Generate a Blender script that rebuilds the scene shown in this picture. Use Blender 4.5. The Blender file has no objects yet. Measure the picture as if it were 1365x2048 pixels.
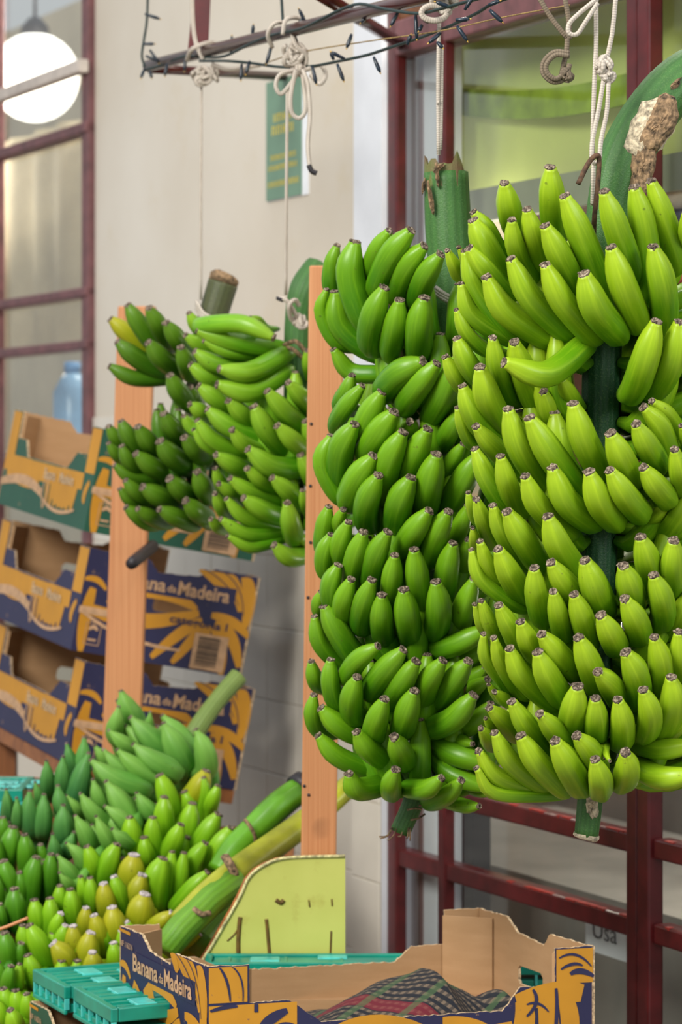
import bpy, math, random
from mathutils import Vector, Matrix, noise
from mathutils.geometry import tessellate_polygon
random.seed(7)
PI = math.pi
# ------------------------------------------------------------------ camera, world, lights, exposure
F = 5500.0; CX = 682.5; HY = 905.0; CZ = 1.60
sc = bpy.context.scene
C = sc.collection
cam_d = bpy.data.cameras.new('camera'); cam = bpy.data.objects.new('camera', cam_d); C.objects.link(cam)
cam.location = (0, 0, CZ); cam.rotation_euler = (PI/2, 0, 0)
cam_d.sensor_fit = 'VERTICAL'; cam_d.sensor_height = 36; cam_d.lens = F/2048*36
cam_d.shift_y = -(1024-HY)/2048
cam_d.clip_start = 0.05; cam_d.clip_end = 100
cam_d.dof.use_dof = True; cam_d.dof.focus_distance = 3.78; cam_d.dof.aperture_fstop = 6.3
sc.camera = cam
w = bpy.data.worlds.new('world'); sc.world = w; w.use_nodes = True
wn = w.node_tree; bg = wn.nodes['Background']
geo = wn.nodes.new('ShaderNodeTexCoord'); sep = wn.nodes.new('ShaderNodeSeparateXYZ')
mr = wn.nodes.new('ShaderNodeMapRange'); mr.inputs['From Min'].default_value = -0.3; mr.inputs['From Max'].default_value = 0.7
mixw = wn.nodes.new('ShaderNodeMix'); mixw.data_type = 'RGBA'
mixw.inputs[6].default_value = (0.20, 0.19, 0.18, 1); mixw.inputs[7].default_value = (0.92, 0.96, 1.0, 1)
wn.links.new(geo.outputs['Generated'], sep.inputs[0]); wn.links.new(sep.outputs['Z'], mr.inputs['Value'])
wn.links.new(mr.outputs[0], mixw.inputs[0]); wn.links.new(mixw.outputs[2], bg.inputs[0])
bg.inputs[1].default_value = 0.72
def area(name, loc, target, size, energy, col):
    l = bpy.data.lights.new(name, 'AREA'); l.shape = 'SQUARE'; l.size = size; l.energy = energy; l.color = col
    o = bpy.data.objects.new(name, l); C.objects.link(o); o.location = loc
    o.rotation_euler = (Vector(target)-Vector(loc)).to_track_quat('-Z', 'Y').to_euler(); return o
area('daylight_street', (-2.6, 0.4, 4.2), (0.0, 4.2, 1.2), 1.8, 215, (1.0, 0.97, 0.9))
area('daylight_side', (2.2, 1.2, 2.6), (0.2, 4.0, 1.3), 1.0, 26, (0.95, 0.98, 1.0))
sc.view_settings.view_transform = 'Standard'; sc.view_settings.look = 'None'
sc.view_settings.gamma = 1; sc.view_settings.use_curve_mapping = False
sc.view_settings.exposure = 0.62

# ------------------------------------------------------------------ helpers
def P(px, py, D): return Vector(((px-CX)/F*D, D, CZ-(py-HY)/F*D))
def lin(c): return tuple(((v/255)/12.92 if v/255 <= .04045 else ((v/255+.055)/1.055)**2.4) for v in c)+(1,)
ROOT = {}
def obj(name, verts, faces, mat, parent=None, smooth=True, uvs=None, fm=None, mats=None):
    off = Vector((0, 0, 0))
    p = parent
    while p is not None:
        off += p.location; p = p.parent
    me = bpy.data.meshes.new(name)
    me.from_pydata([tuple(Vector(v)-off) for v in verts], [], faces)
    for m in (mats or [mat]): me.materials.append(m)
    if fm: me.polygons.foreach_set('material_index', fm)
    me.polygons.foreach_set('use_smooth', [smooth]*len(me.polygons))
    if uvs:
        ul = me.uv_layers.new(name='uv')
        for l in me.loops: ul.data[l.index].uv = uvs[l.vertex_index]
    me.update()
    o = bpy.data.objects.new(name, me); C.objects.link(o)
    if parent is not None: o.parent = parent
    return o
def thing(name, loc, label, cat, group=None):
    o = bpy.data.objects.new(name, None); C.objects.link(o); o.location = loc; o.empty_display_size = .05
    return tag(o, label, cat, group)
def tag(o, label, cat, group=None):
    o['label'] = label; o['category'] = cat
    if group: o['group'] = group
    return o
def struct(o): o['kind'] = 'structure'; return o
def sroot(name, loc=(0, 0, 0)):
    o = bpy.data.objects.new(name, None); C.objects.link(o); o.location = loc; return struct(o)
class MB:
    def __init__(s): s.v = []; s.f = []; s.uv = []; s.m = []
    def add(s, v, f, m=0, uv=None):
        b = len(s.v); s.v += [Vector(x) for x in v]; s.f += [tuple(i+b for i in q) for q in f]; s.m += [m]*len(f)
        s.uv += uv if uv else [(0, 0)]*len(v)
    def hexa(s, c, m=0):
        s.add(c, [(0, 3, 2, 1), (4, 5, 6, 7), (0, 1, 5, 4), (1, 2, 6, 5), (2, 3, 7, 6), (3, 0, 4, 7)], m)
    def box(s, O, A, B, Cc, m=0):   # corner and three edge vectors
        O, A, B, Cc = Vector(O), Vector(A), Vector(B), Vector(Cc)
        s.hexa([O, O+A, O+A+B, O+B, O+Cc, O+A+Cc, O+A+B+Cc, O+B+Cc], m)
    def build(s, name, mat, parent=None, smooth=False, mats=None):
        return obj(name, s.v, s.f, mat, parent, smooth, s.uv, s.m, mats)
def catmull(pts, n):
    pts = [Vector(p) for p in pts]
    q = [pts[0]*2-pts[1]]+pts+[pts[-1]*2-pts[-2]]
    out = []
    segs = len(pts)-1
    for k in range(n+1):
        t = k/n*segs; i = min(int(t), segs-1); t -= i
        a, b, c, d = q[i:i+4]
        out.append(.5*((2*b)+(c-a)*t+(2*a-5*b+4*c-d)*t*t+(3*b-a-3*c+d)*t**3))
    return out
def sweep(path, radii, seg=8, cap=True, ridge=0.0, nr=5, phase=0.0, flat=None):
    n = len(path); v = []; uv = []
    T = [(path[min(i+1, n-1)]-path[max(i-1, 0)]).normalized() for i in range(n)]
    ref = Vector((0, 0, 1)) if abs(T[0].z) < .9 else Vector((1, 0, 0))
    N = (ref-T[0]*ref.dot(T[0])).normalized(); L = 0
    for i in range(n):
        N = (N-T[i]*N.dot(T[i])).normalized(); B = T[i].cross(N)
        if i: L += (path[i]-path[i-1]).length
        for k in range(seg):
            a = 2*PI*k/seg
            r = radii[i]*(1+ridge*(abs(math.cos(nr*(a+phase)/2))**1.5*2-1))
            v.append(path[i]+N*(math.cos(a)*r)+B*(math.sin(a)*r)); uv.append((i/(n-1), k/seg))
    f = []
    for i in range(n-1):
        for k in range(seg):
            k2 = (k+1) % seg
            f.append((i*seg+k, i*seg+k2, (i+1)*seg+k2, (i+1)*seg+k))
    if cap:
        f.append(tuple(range(seg-1, -1, -1))); f.append(tuple((n-1)*seg+k for k in range(seg)))
    return v, f, uv
def pxpath(s, D=None):      # "x y D; x y D" -> points
    out = []
    for q in s.split(';'):
        a = [float(x) for x in q.split()]
        out.append(P(a[0], a[1], a[2] if len(a) > 2 else D))
    return out
def rope_part(name, pts, r, mat, parent, n=None, seg=8):
    n = n or max(6, 5*(len(pts)-1))
    path = catmull(pts, n)
    # uv in metres along the rope
    v, f, uv = sweep(path, [r]*len(path), seg)
    L = [0]
    for i in range(1, len(path)): L.append(L[-1]+(path[i]-path[i-1]).length)
    uv = [(L[i//seg], uv[i][1]) for i in range(len(uv))]
    return obj(name, v, f, mat, parent, True, uv)

# ------------------------------------------------------------------ materials
class NT:
    def __init__(s, name):
        s.m = bpy.data.materials.new(name); s.m.use_nodes = True; s.t = s.m.node_tree; s.b = s.t.nodes['Principled BSDF']
    def n(s, k, **kw):
        x = s.t.nodes.new('ShaderNode'+k)
        for a, b in kw.items(): setattr(x, a, b)
        return x
    def l(s, a, b): s.t.links.new(a, b)
    def noise(s, scale, detail=3, co=None, rough=.5):
        x = s.n('TexNoise'); x.inputs['Scale'].default_value = scale; x.inputs['Detail'].default_value = detail; x.inputs['Roughness'].default_value = rough
        if co is not None: s.l(co, x.inputs['Vector'])
        return x.outputs['Fac']
    def ramp(s, fac, stops):
        x = s.n('ValToRGB'); e = x.color_ramp.elements
        while len(e) > 1: e.remove(e[-1])
        e[0].position = stops[0][0]; e[0].color = lin(stops[0][1]) if len(stops[0][1]) == 3 else stops[0][1]
        for p, c in stops[1:]:
            q = e.new(p); q.color = lin(c) if len(c) == 3 else c
        s.l(fac, x.inputs[0]); return x.outputs[0]
    def mix(s, fac, a, b, mode='MIX'):
        x = s.n('Mix'); x.data_type = 'RGBA'; x.blend_type = mode
        for v, i in ((fac, 0), (a, 6), (b, 7)):
            if isinstance(v, (int, float)): x.inputs[i].default_value = v
            elif isinstance(v, tuple): x.inputs[i].default_value = lin(v) if len(v) == 3 else v
            else: s.l(v, x.inputs[i])
        return x.outputs[2]
    def math(s, op, a, b=0, cl=False):
        x = s.n('Math', operation=op); x.use_clamp = cl
        for v, i in ((a, 0), (b, 1)):
            if isinstance(v, (int, float)): x.inputs[i].default_value = v
            else: s.l(v, x.inputs[i])
        return x.outputs[0]
    def bump(s, h, st, dist=.002):
        x = s.n('Bump'); x.inputs['Strength'].default_value = st; x.inputs['Distance'].default_value = dist
        s.l(h, x.inputs['Height']); s.l(x.outputs[0], s.b.inputs['Normal'])
    def col(s, c): s.l(c, s.b.inputs['Base Color'])
    def rough(s, r): s.b.inputs['Roughness'].default_value = r
    def objco(s): return s.n('TexCoord').outputs['Object']
    def genco(s): return s.n('TexCoord').outputs['Generated']
def simple(name, c, rough=.5, var=.25, scale=30, bump=0, metal=0, spec=None):
    t = NT(name); co = t.objco(); f = t.noise(scale, 4, co)
    d = tuple(max(0, v*(1-var)) for v in c); u = tuple(min(255, v*(1+var*.5)) for v in c)
    t.col(t.ramp(f, [(.3, d), (.7, u)])); t.rough(rough); t.b.inputs['Metallic'].default_value = metal
    if bump: t.bump(f, bump)
    if spec is not None: t.b.inputs['Specular IOR Level'].default_value = spec
    return t.m
def banana_mat(name, body, tip, deep, rough=.36, spots=.5):
    t = NT(name)
    uvn = t.n('UVMap'); sp = t.n('SeparateXYZ'); t.l(uvn.outputs[0], sp.inputs[0])
    u, v = sp.outputs[0], sp.outputs[1]
    oi = t.n('ObjectInfo').outputs['Random']
    co = t.objco()
    n1 = t.noise(14, 3, co)
    # colour of the fruit: yellower near the tip, greener at the neck, each fruit a little different
    f = t.math('ADD', t.math('MULTIPLY', n1, .5), t.math('MULTIPLY', oi, .5))
    base = t.mix(t.math('SUBTRACT', t.math('MULTIPLY', f, 1.6), .3, True), deep, body)
    a = t.math('SUBTRACT', 1, t.math('MULTIPLY', u, 2.2), True)
    base = t.mix(t.math('MULTIPLY', a, .75), base, tip)
    neck = t.math('MULTIPLY', t.math('SUBTRACT', u, .72, True), 2.4, True)
    base = t.mix(neck, base, deep)
    # fine length streaks and pale ridge lines
    cmb = t.n('CombineXYZ'); t.l(t.math('MULTIPLY', u, 3), cmb.inputs[0]); t.l(t.math('MULTIPLY', v, 26), cmb.inputs[1]); t.l(t.math('MULTIPLY', oi, 20), cmb.inputs[2])
    st = t.noise(1.6, 4, cmb.outputs[0])
    base = t.mix(t.math('MULTIPLY', t.math('SUBTRACT', st, .5, True), .5, True), base, tuple(min(255, int(x*1.25+8)) for x in tip))
    ridge = t.math('POWER', t.math('ABSOLUTE', t.math('COSINE', t.math('MULTIPLY', v, 5*PI))), 22)
    base = t.mix(t.math('MULTIPLY', ridge, .10), base, tuple(min(255, int(x*1.2+18)) for x in tip))
    # small brown flecks
    vo = t.n('TexVoronoi'); vo.inputs['Scale'].default_value = 46; t.l(co, vo.inputs['Vector'])
    big = t.noise(9, 2, co)
    fl = t.math('MULTIPLY', t.math('LESS_THAN', vo.outputs['Distance'], .10), t.math('GREATER_THAN', big, .60))
    base = t.mix(t.math('MULTIPLY', fl, spots), base, (58, 62, 26))
    sc_ = t.noise(120, 3, co)
    pat = t.math('MULTIPLY', t.math('GREATER_THAN', sc_, .70), t.math('GREATER_THAN', t.noise(6, 2, co), .57))
    base = t.mix(t.math('MULTIPLY', pat, spots*.8), base, (90, 82, 40))
    t.col(base); t.rough(rough); t.b.inputs['Specular IOR Level'].default_value = .32
    t.bump(t.noise(60, 3, co), .12, .002)
    return t.m
def tip_mat():
    t = NT('blossom_scar'); co = t.objco()
    t.col(t.ramp(t.noise(260, 5, co, .7), [(.38, (38, 28, 22)), (.5, (98, 82, 68)), (.64, (176, 158, 138))])); t.rough(.9)
    t.bump(t.noise(300, 4, co), .8, .002); return t.m
M = {}
M['A'] = banana_mat('banana_skin_bright', (122, 162, 20), (164, 188, 36), (76, 134, 10))
M['B'] = banana_mat('banana_skin_green', (94, 150, 16), (122, 166, 26), (50, 112, 8))
M['C'] = banana_mat('banana_skin_dark', (74, 122, 20), (94, 130, 28), (44, 92, 10))
M['E'] = banana_mat('banana_skin_light', (112, 166, 28), (140, 178, 44), (72, 138, 14))
M['Q'] = banana_mat('plantain_skin_pale', (118, 172, 70), (128, 172, 76), (72, 140, 52), .5)
M['R'] = banana_mat('plantain_skin_blue_green', (88, 148, 72), (96, 152, 66), (50, 108, 60), .5)
M['S'] = banana_mat('banana_skin_deep', (76, 138, 24), (92, 148, 30), (36, 94, 14))
M['T'] = banana_mat('banana_skin_lime', (122, 176, 24), (142, 186, 32), (74, 138, 12))
M['Y'] = banana_mat('banana_skin_turning', (156, 164, 24), (172, 164, 34), (104, 132, 14), .4)
M['scar'] = tip_mat()
M['scar_white'] = simple('dried_flower_end', (188, 176, 176), .9, .35, 200, .5)
def stalk_mat(name, c1, c2, brown=.0):
    t = NT(name); co = t.objco(); uvn = t.n('UVMap'); sp = t.n('SeparateXYZ'); t.l(uvn.outputs[0], sp.inputs[0])
    wv = t.math('ADD', t.math('MULTIPLY', t.math('SINE', t.math('MULTIPLY', sp.outputs[1], 2*PI*16)), .5), .5)
    b = t.mix(t.noise(22, 4, co), c1, c2)
    b = t.mix(t.math('MULTIPLY', wv, .25), b, tuple(int(x*.6) for x in c1))
    fine = t.noise(420, 2, co)
    b = t.mix(t.math('MULTIPLY', t.math('GREATER_THAN', fine, .6), .14), b, (130, 160, 90))
    if brown:
        b = t.mix(t.math('MULTIPLY', t.math('SUBTRACT', t.noise(16, 4, co), .62-brown*.1, True), 6, True), b, (112, 88, 60))
    t.col(b); t.rough(.55); t.bump(t.math('ADD', t.math('MULTIPLY', wv, .7), fine), .35, .002); return t.m
M['stalk'] = stalk_mat('fruit_stalk_green', (44, 92, 34), (70, 118, 50))
M['stalk_dark'] = stalk_mat('fruit_stalk_dark', (18, 62, 34), (36, 86, 44))
M['stalk_lime'] = stalk_mat('cut_stalk_lime', (84, 142, 22), (122, 170, 40)); M['stalk_smooth'] = simple('smooth_green_stalk', (96, 158, 26), .35, .35, 9)
M['stalk_yellow'] = simple('yellow_green_stalk', (168, 172, 36), .4, .3, 9)
M['fibre'] = simple('dry_stalk_fibre', (128, 104, 78), .95, .65, 140, 1.0)
M['fibre_pale'] = simple('pale_dry_fibre', (196, 180, 152), .95, .4, 160, 1.0)
M['crown'] = simple('hand_crown_green', (46, 98, 26), .5, .4, 50, .2)
def rope_mat(name, c, d):
    t = NT(name); uvn = t.n('UVMap'); sp = t.n('SeparateXYZ'); t.l(uvn.outputs[0], sp.inputs[0])
    a = t.math('MULTIPLY', sp.outputs[0], 900); b = t.math('MULTIPLY', sp.outputs[1], 4*PI)
    k = t.math('MULTIPLY', t.math('SINE', t.math('ADD', a, b)), t.math('SINE', t.math('SUBTRACT', a, b)))
    k = t.math('ADD', t.math('MULTIPLY', k, .5), .5)
    c0 = t.mix(t.math('MULTIPLY', t.noise(35, 4, t.objco()), 1), c, d)
    t.col(t.mix(t.math('MULTIPLY', k, .5), c0, tuple(int(x*.45) for x in d))); t.rough(.9); t.bump(k, .6, .001); return t.m
M['rope'] = rope_mat('white_rope', (228, 218, 205), (180, 166, 150))
M['rope_old'] = rope_mat('aged_rope', (150, 134, 112), (100, 86, 70))
M['twine'] = simple('jute_twine', (150, 124, 76), .9, .3, 200)
def wood_mat(name, c, d):
    t = NT(name); co = t.genco(); mp = t.n('Mapping'); mp.inputs['Scale'].default_value = (9, 9, .7); t.l(co, mp.inputs[0])
    n = t.noise(5, 5, mp.outputs[0]); b = t.ramp(n, [(.3, d), (.7, c)])
    kn = t.noise(9, 2, t.objco()); b = t.mix(t.math('MULTIPLY', t.math('SUBTRACT', kn, .70, True), 5, True), b, tuple(int(x*.5) for x in d))
    t.col(b); t.rough(.5); t.bump(n, .15, .002); return t.m
M['wood'] = wood_mat('varnished_pine', (206, 146, 98), (180, 114, 68))
M['wood_brown'] = wood_mat('brown_timber', (150, 92, 44), (104, 58, 26))
def kraft_mat():
    t = NT('kraft_cardboard'); co = t.objco(); mp = t.n('Mapping'); mp.inputs['Scale'].default_value = (1, 1, 5); t.l(co, mp.inputs[0])
    n = t.noise(14, 3, mp.outputs[0]); f = t.noise(260, 3, co)
    b = t.ramp(n, [(.2, (166, 128, 88)), (.8, (180, 142, 102))]); b = t.mix(t.math('MULTIPLY', f, .15), b, (128, 94, 60))
    t.col(b); t.rough(.85); t.bump(n, .2, .001); return t.m
M['kraft'] = kraft_mat()
M['kraft_edge'] = simple('torn_cardboard_edge', (196, 168, 132), .95, .45, 240, .6)
def ink(name, c, wear=(150, 116, 80), w=.64):
    t = NT(name); co = t.objco()
    n = t.noise(55, 6, co, .7)
    t.col(t.mix(t.math('MULTIPLY', t.math('SUBTRACT', n, w, True), 14, True), t.mix(t.noise(12, 3, co), c, tuple(int(x*.8) for x in c)), wear)); t.rough(.55); return t.m
M['navy'] = ink('navy_print', (34, 34, 74)); M['yellow'] = ink('ochre_print', (204, 142, 26), (40, 40, 78), .66)
M['green_ink'] = ink('green_print', (22, 84, 62)); M['yellow2'] = ink('ochre_print_plain', (206, 160, 60), (170, 130, 70), .7)
M['tan_ink'] = simple('unprinted_letters', (186, 148, 112), .8, .12, 60)
M['navy_line'] = simple('navy_lines', (32, 32, 70), .6, .1); M['black'] = simple('black_bars', (30, 26, 26), .7, .1)
M['teal'] = simple('teal_plastic', (14, 140, 118), .32, .12, 20); M['teal_light'] = simple('teal_plastic_worn', (70, 186, 176), .35, .15, 40)
M['dark'] = simple('dark_metal', (38, 34, 40), .5, .3, 60)
M['rust'] = simple('rusty_iron', (88, 62, 44), .85, .45, 120, .5)
def board_mat():
    t = NT('lime_painted_board'); co = t.objco()
    b = t.ramp(t.noise(5, 4, co), [(.3, (180, 184, 84)), (.7, (202, 204, 108))])
    b = t.mix(t.math('MULTIPLY', t.math('SUBTRACT', t.noise(15, 5, co, .65), .57, True), 4, True), b, (162, 146, 60))
    t.col(b); t.rough(.5); return t.m
M['board'] = board_mat(); M['board_edge'] = simple('board_wood_edge', (176, 104, 56), .7, .3, 60)
M['stain'] = simple('brown_drip_stain', (104, 76, 22), .6, .3, 60)
def plaster_mat():
    t = NT('cream_plaster'); co = t.objco()
    b = t.ramp(t.noise(1.6, 5, co), [(.3, (206, 195, 178)), (.7, (221, 213, 200))])
    b = t.mix(t.math('MULTIPLY', t.math('SUBTRACT', t.noise(5, 6, co, .7), .56, True), 2, True), b, (204, 186, 150))
    t.col(b); t.rough(.7); t.bump(t.noise(40, 4, co), .1, .003); return t.m
M['plaster'] = plaster_mat()
M['white_paint'] = simple('white_painted_jamb', (226, 228, 234), .4, .04, 8)
M['mauve_paint'] = simple('mauve_reveal', (128, 104, 104), .5, .1, 8)
M['tile'] = simple('glazed_cream_tile', (222, 214, 200), .2, .05, 6)
M['grout'] = simple('tile_grout', (200, 188, 164), .9, .2, 60)
M['maroon'] = simple('maroon_paint', (84, 24, 26), .33, .2, 26, .15); M['maroon_old'] = simple('faded_maroon_paint', (112, 70, 72), .5, .2, 26, .15)
M['red_chip'] = simple('bright_red_primer', (150, 40, 30), .6, .2, 60); M['pale_bar'] = simple('bar_with_bright_reflection', (206, 194, 184), .6, .1, 20)
M['rack'] = simple('brown_red_enamel', (66, 22, 18), .2, .2, 14)
M['brownbeam'] = simple('brown_wooden_beam', (118, 74, 44), .6, .25, 14)
def glass_mat():
    t = NT('window_glass'); t.t.nodes.remove(t.b); out = t.t.nodes['Material Output']
    tr = t.n('BsdfTransparent'); tr.inputs[0].default_value = (.93, .95, .94, 1); gl = t.n('BsdfGlossy'); gl.inputs['Roughness'].default_value = .04
    lw = t.n('LayerWeight'); lw.inputs['Blend'].default_value = .12
    mx = t.n('MixShader'); t.l(t.math('ADD', t.math('MULTIPLY', lw.outputs['Fresnel'], .2), .02, True), mx.inputs[0]); t.l(tr.outputs[0], mx.inputs[1]); t.l(gl.outputs[0], mx.inputs[2]); t.l(mx.outputs[0], out.inputs[0])
    return t.m
M['glass'] = glass_mat()
def emit(name, c, s):
    t = NT(name); t.b.inputs['Emission Color'].default_value = lin(c); t.b.inputs['Emission Strength'].default_value = s; t.b.inputs['Base Color'].default_value = lin(c); return t.m
M['lamp'] = emit('opal_glass_lit', (255, 250, 240), 2.2)
M['poster'] = simple('green_notice_card', (116, 148, 126), .6, .06, 10); M['poster_text'] = simple('yellow_lettering', (226, 204, 84), .7, .1)
M['paper'] = simple('white_paper', (242, 244, 248), .7, .05, 10)
M['cable'] = simple('dark_green_cable', (22, 44, 42), .5, .3, 80); M['bulb'] = simple('blue_black_bulb_sleeve', (18, 34, 48), .3, .3, 90); M['gold'] = simple('clear_bulb_tip', (200, 160, 70), .3, .2)

# ------------------------------------------------------------------ the wall plane, receding to the left
TA = 0.4727; SA = TA/math.sqrt(1+TA*TA); CA = 1/math.sqrt(1+TA*TA)
W0 = Vector((-.144, 6.0, 0)); WD = Vector((-SA, CA, 0)); WN = Vector((-CA, -SA, 0)); UP = Vector((0, 0, 1))
def WP(s, o, z): return W0+WD*s+WN*o+UP*z
def ws(px): return (2.692/((px-CX)/F+TA)-6.0)/CA
def wz(px, py): return CZ-(py-HY)/F*(2.692/((px-CX)/F+TA))
def wso(px, o):      # where a sight line of the photograph meets the plane parallel to the wall at offset o
    k = (px-CX)/F; return (-.144-CA*o-6*k+k*SA*o)/(SA+k*CA)
def wzo(px, py, o): return CZ-(py-HY)/F*(6+CA*wso(px, o)-SA*o)
def wbox(mb, s0, s1, o0, o1, z0, z1, m=0): mb.box(WP(s0, o0, z0), WD*(s1-s0), UP*(z1-z0), WN*(o1-o0), m)
ROT = math.atan2(WD.y, WD.x)
# floor
mb = MB(); mb.box((-6, -1.5, -.1), (10, 0, 0), (0, 13, 0), (0, 0, .1))
floor = struct(mb.build('floor', simple('grey_paving', (126, 120, 112), .8, .2, 4, .2)))
sW0, sW1 = ws(190), ws(727)
ZT = 1.69; TS = .158
mb = MB(); wbox(mb, sW1, sW0, -.16, 0, 0, 3.4)
wall = struct(mb.build('wall_back', M['plaster']))
mb = MB(); wbox(mb, sW1, sW0, 0, .004, 0, ZT-.002); g = mb.build('tile_bed', M['grout'], wall)
def tile_mesh(wd, ht, d=.003, b=.0015):
    v = [(0, 0, 0), (wd, 0, 0), (wd, 0, ht), (0, 0, ht), (b, -d, b), (wd-b, -d, b), (wd-b, -d, ht-b), (b, -d, ht-b),
         (0, -d*.5, 0), (wd, -d*.5, 0), (wd, -d*.5, ht), (0, -d*.5, ht)]
    f = [(4, 5, 6, 7), (8, 9, 5, 4), (9, 10, 6, 5), (10, 11, 7, 6), (11, 8, 4, 7), (0, 1, 9, 8), (1, 2, 10, 9), (2, 3, 11, 10), (3, 0, 8, 11)]
    me = bpy.data.meshes.new('tile'); me.from_pydata(v, [], f); me.materials.append(M['tile']); return me
def place_tiles(s_lo, s_hi, o, z_hi, z_lo, parent, wd=TS):
    n = max(1, round((s_hi-s_lo)/wd)); wd = (s_hi-s_lo)/n; me = tile_mesh(wd-.001, TS-.0016)
    z = z_hi
    while z > z_lo:
        for i in range(n):
            t = bpy.data.objects.new('tile', me); C.objects.link(t); t.parent = parent
            t.location = WP(s_lo+(i+1)*wd-.0015, o, z-TS+.0015); t.rotation_euler = (random.uniform(-.004, .004), 0, ROT+PI+random.uniform(-.004, .004))
        z -= TS
place_tiles(sW1, sW0, .004, ZT, .42, wall)
# white jamb beside the shop window, tiled at its foot
sJ0 = ws(783)
mb = MB(); wbox(mb, sJ0, sW1, -.16, .022, 0, 3.4)
jamb = struct(mb.build('trim_1', M['white_paint']))
zs = .899+TS*0
mb = MB(); wbox(mb, sJ0+.001, sW1-.001, .022, .024, 0, zs+TS-.002); mb.build('tile_bed', M['grout'], jamb)
place_tiles(sJ0, sW1, .024, zs+TS, .3, jamb, .12)
# ---- shop window (window_2)
def bars(root, name, s0, s1, o0, o1, z0, z1, mat):
    m_ = MB(); wbox(m_, s0, s1, o0, o1, z0, z1); o = m_.build(name, mat, root)
    md = o.modifiers.new('bevel', 'BEVEL'); md.width = .004; md.segments = 2; return o
win2 = sroot('window_2', WP(ws(1100), 0, 0))
ZH = 2.385; ZB = .30
bars(win2, 'frame_post', ws(802), sJ0, -.014, .010, ZB-.3, 2.62, M['maroon'])
bars(win2, 'frame_post', ws(898), ws(884), -.014, .010, ZB-.3, 2.62, M['maroon'])
bars(win2, 'frame_post', ws(1284), ws(1262), -.016, .010, ZB-.3, 2.62, M['maroon'])
bars(win2, 'frame_post', ws(1312), ws(1288), -.016, .014, ZB-.3, 2.62, M['maroon'])
sR = ws(1900)
bars(win2, 'head_rail', sR, sJ0, -.05, .010, ZH, ZH+.07, M['maroon_old'])
bars(win2, 'head_beam', sR, sJ0, -.12, .004, ZH+.07, 3.4, M['brownbeam'])
bars(win2, 'bottom_rail', sR, sJ0, -.05, .010, 0, ZB, M['maroon'])
bars(win2, 'frame_post', sR, sR+.06, -.05, .016, 0, ZH, M['maroon'])
for zt, s_hi in ((.957, ws(898)), (.815, sJ0), (1.46, ws(898))):
    for a_, b_ in ((ws(1262), s_hi), (sR, ws(1312))):
        bars(win2, 'glazing_bar', a_, b_, -.03, .006, zt-.034, zt, M['maroon'])
# chipped primer showing along the top edges of the bars
for zt in (.957, .815):
    for a_, b_ in ((ws(1262), ws(1000)), (ws(1500), ws(1312))):
        mm = MB(); s = a_
        while s < b_-.03:
            l = random.uniform(.006, .03); h = random.uniform(.001, .0045)
            mm.hexa([WP(s, .0062, zt-h), WP(s+l, .0062, zt-h*.3), WP(s+l, .0068, zt-h*.3), WP(s, .0068, zt-h), WP(s, -.004, zt+.001), WP(s+l, -.004, zt+.001), WP(s+l, .0068, zt+.001), WP(s, .0068, zt+.001)]); s += l+random.choice((0, .003, .01, .05))
        mm.build('chipped_paint', M['red_chip'], win2)['kind'] = 'stuff'
def pane(root, s0, s1, z0, z1):
    m_ = MB(); wbox(m_, s0, s1, -.016, -.012, z0, z1); return m_.build('pane', M['glass'], root)
for a_, b_ in ((ws(884), ws(812)), (ws(1262), ws(898)), (sR, ws(1312))):
    lo = ZB
    for zt in ((.815, ZH) if a_ == ws(884) else (.815, .957, 1.46, ZH)):
        pane(win2, a_, b_, lo+.001, zt-.035 if zt != ZH else ZH); lo = zt
# ---- back window (window_1)
win1 = sroot('window_1', WP(ws(90), 0, 0))
sL = ws(-420); dk = M['maroon_old']
bars(win1, 'frame_post', ws(190), ws(177), -.03, .02, .9, 3.1, dk)
bars(win1, 'frame_post', ws(-10), ws(-16), -.03, .02, .9, 3.1, dk)
bars(win1, 'frame_post', sL, sL+.1, -.03, .02, .9, 3.1, dk)
for py, hh, mt in ((244, .028, dk), (574, .024, dk), (680, .024, dk), (1150, .03, dk), (-240, .04, dk)):
    z = wz(186, py); bars(win1, 'glazing_bar', ws(190), sL, -.02, .026, z-hh, z, mt)
z = wz(186, 122); bars(win1, 'top_bar_lit', ws(193), sL, .02, .05, z-.034, z, M['pale_bar'])  # bright reflection on this bar is put into its pale colour
for a_, b_ in ((ws(177), ws(4)), (ws(-6), sL)): pane(win1, a_, b_, .9, 3.1)
mb = MB(); wbox(mb, sW0, sL, -.16, 0, 0, .9); struct(mb.build('wall_sill', M['plaster']))
mb = MB(); wbox(mb, sW0, sL, -.16, 0, 3.1, 3.4); struct(mb.build('wall_lintel', M['plaster']))
# ---- rooms behind the windows
def panel_w(name, s0, s1, o, z0, z1, mat, t=.02):
    m_ = MB(); wbox(m_, s0, s1, o-t, o, z0, z1); return m_.build(name, mat)
struct(panel_w('wall_inner_left', sW0-.2, sL+5, -1.3, 0, 3.4, simple('cream_inner_wall', (200, 186, 160), .8, .08, 3)))
struct(panel_w('wall_inner_right', sR-.3, sW0-.25, -1.1, 0, 3.4, simple('grey_inner_wall', (128, 122, 118), .8, .2, 3)))
mb = MB(); wbox(mb, wso(848, -.06), wso(790, -.06), -.09, -.06, 0, 3.3); struct(mb.build('trim_3', M['mauve_paint']))
mb = MB(); wbox(mb, wso(884, -.055), wso(848, -.055), -.10, -.055, 0, 3.3); struct(mb.build('trim_4', M['white_paint']))
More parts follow.
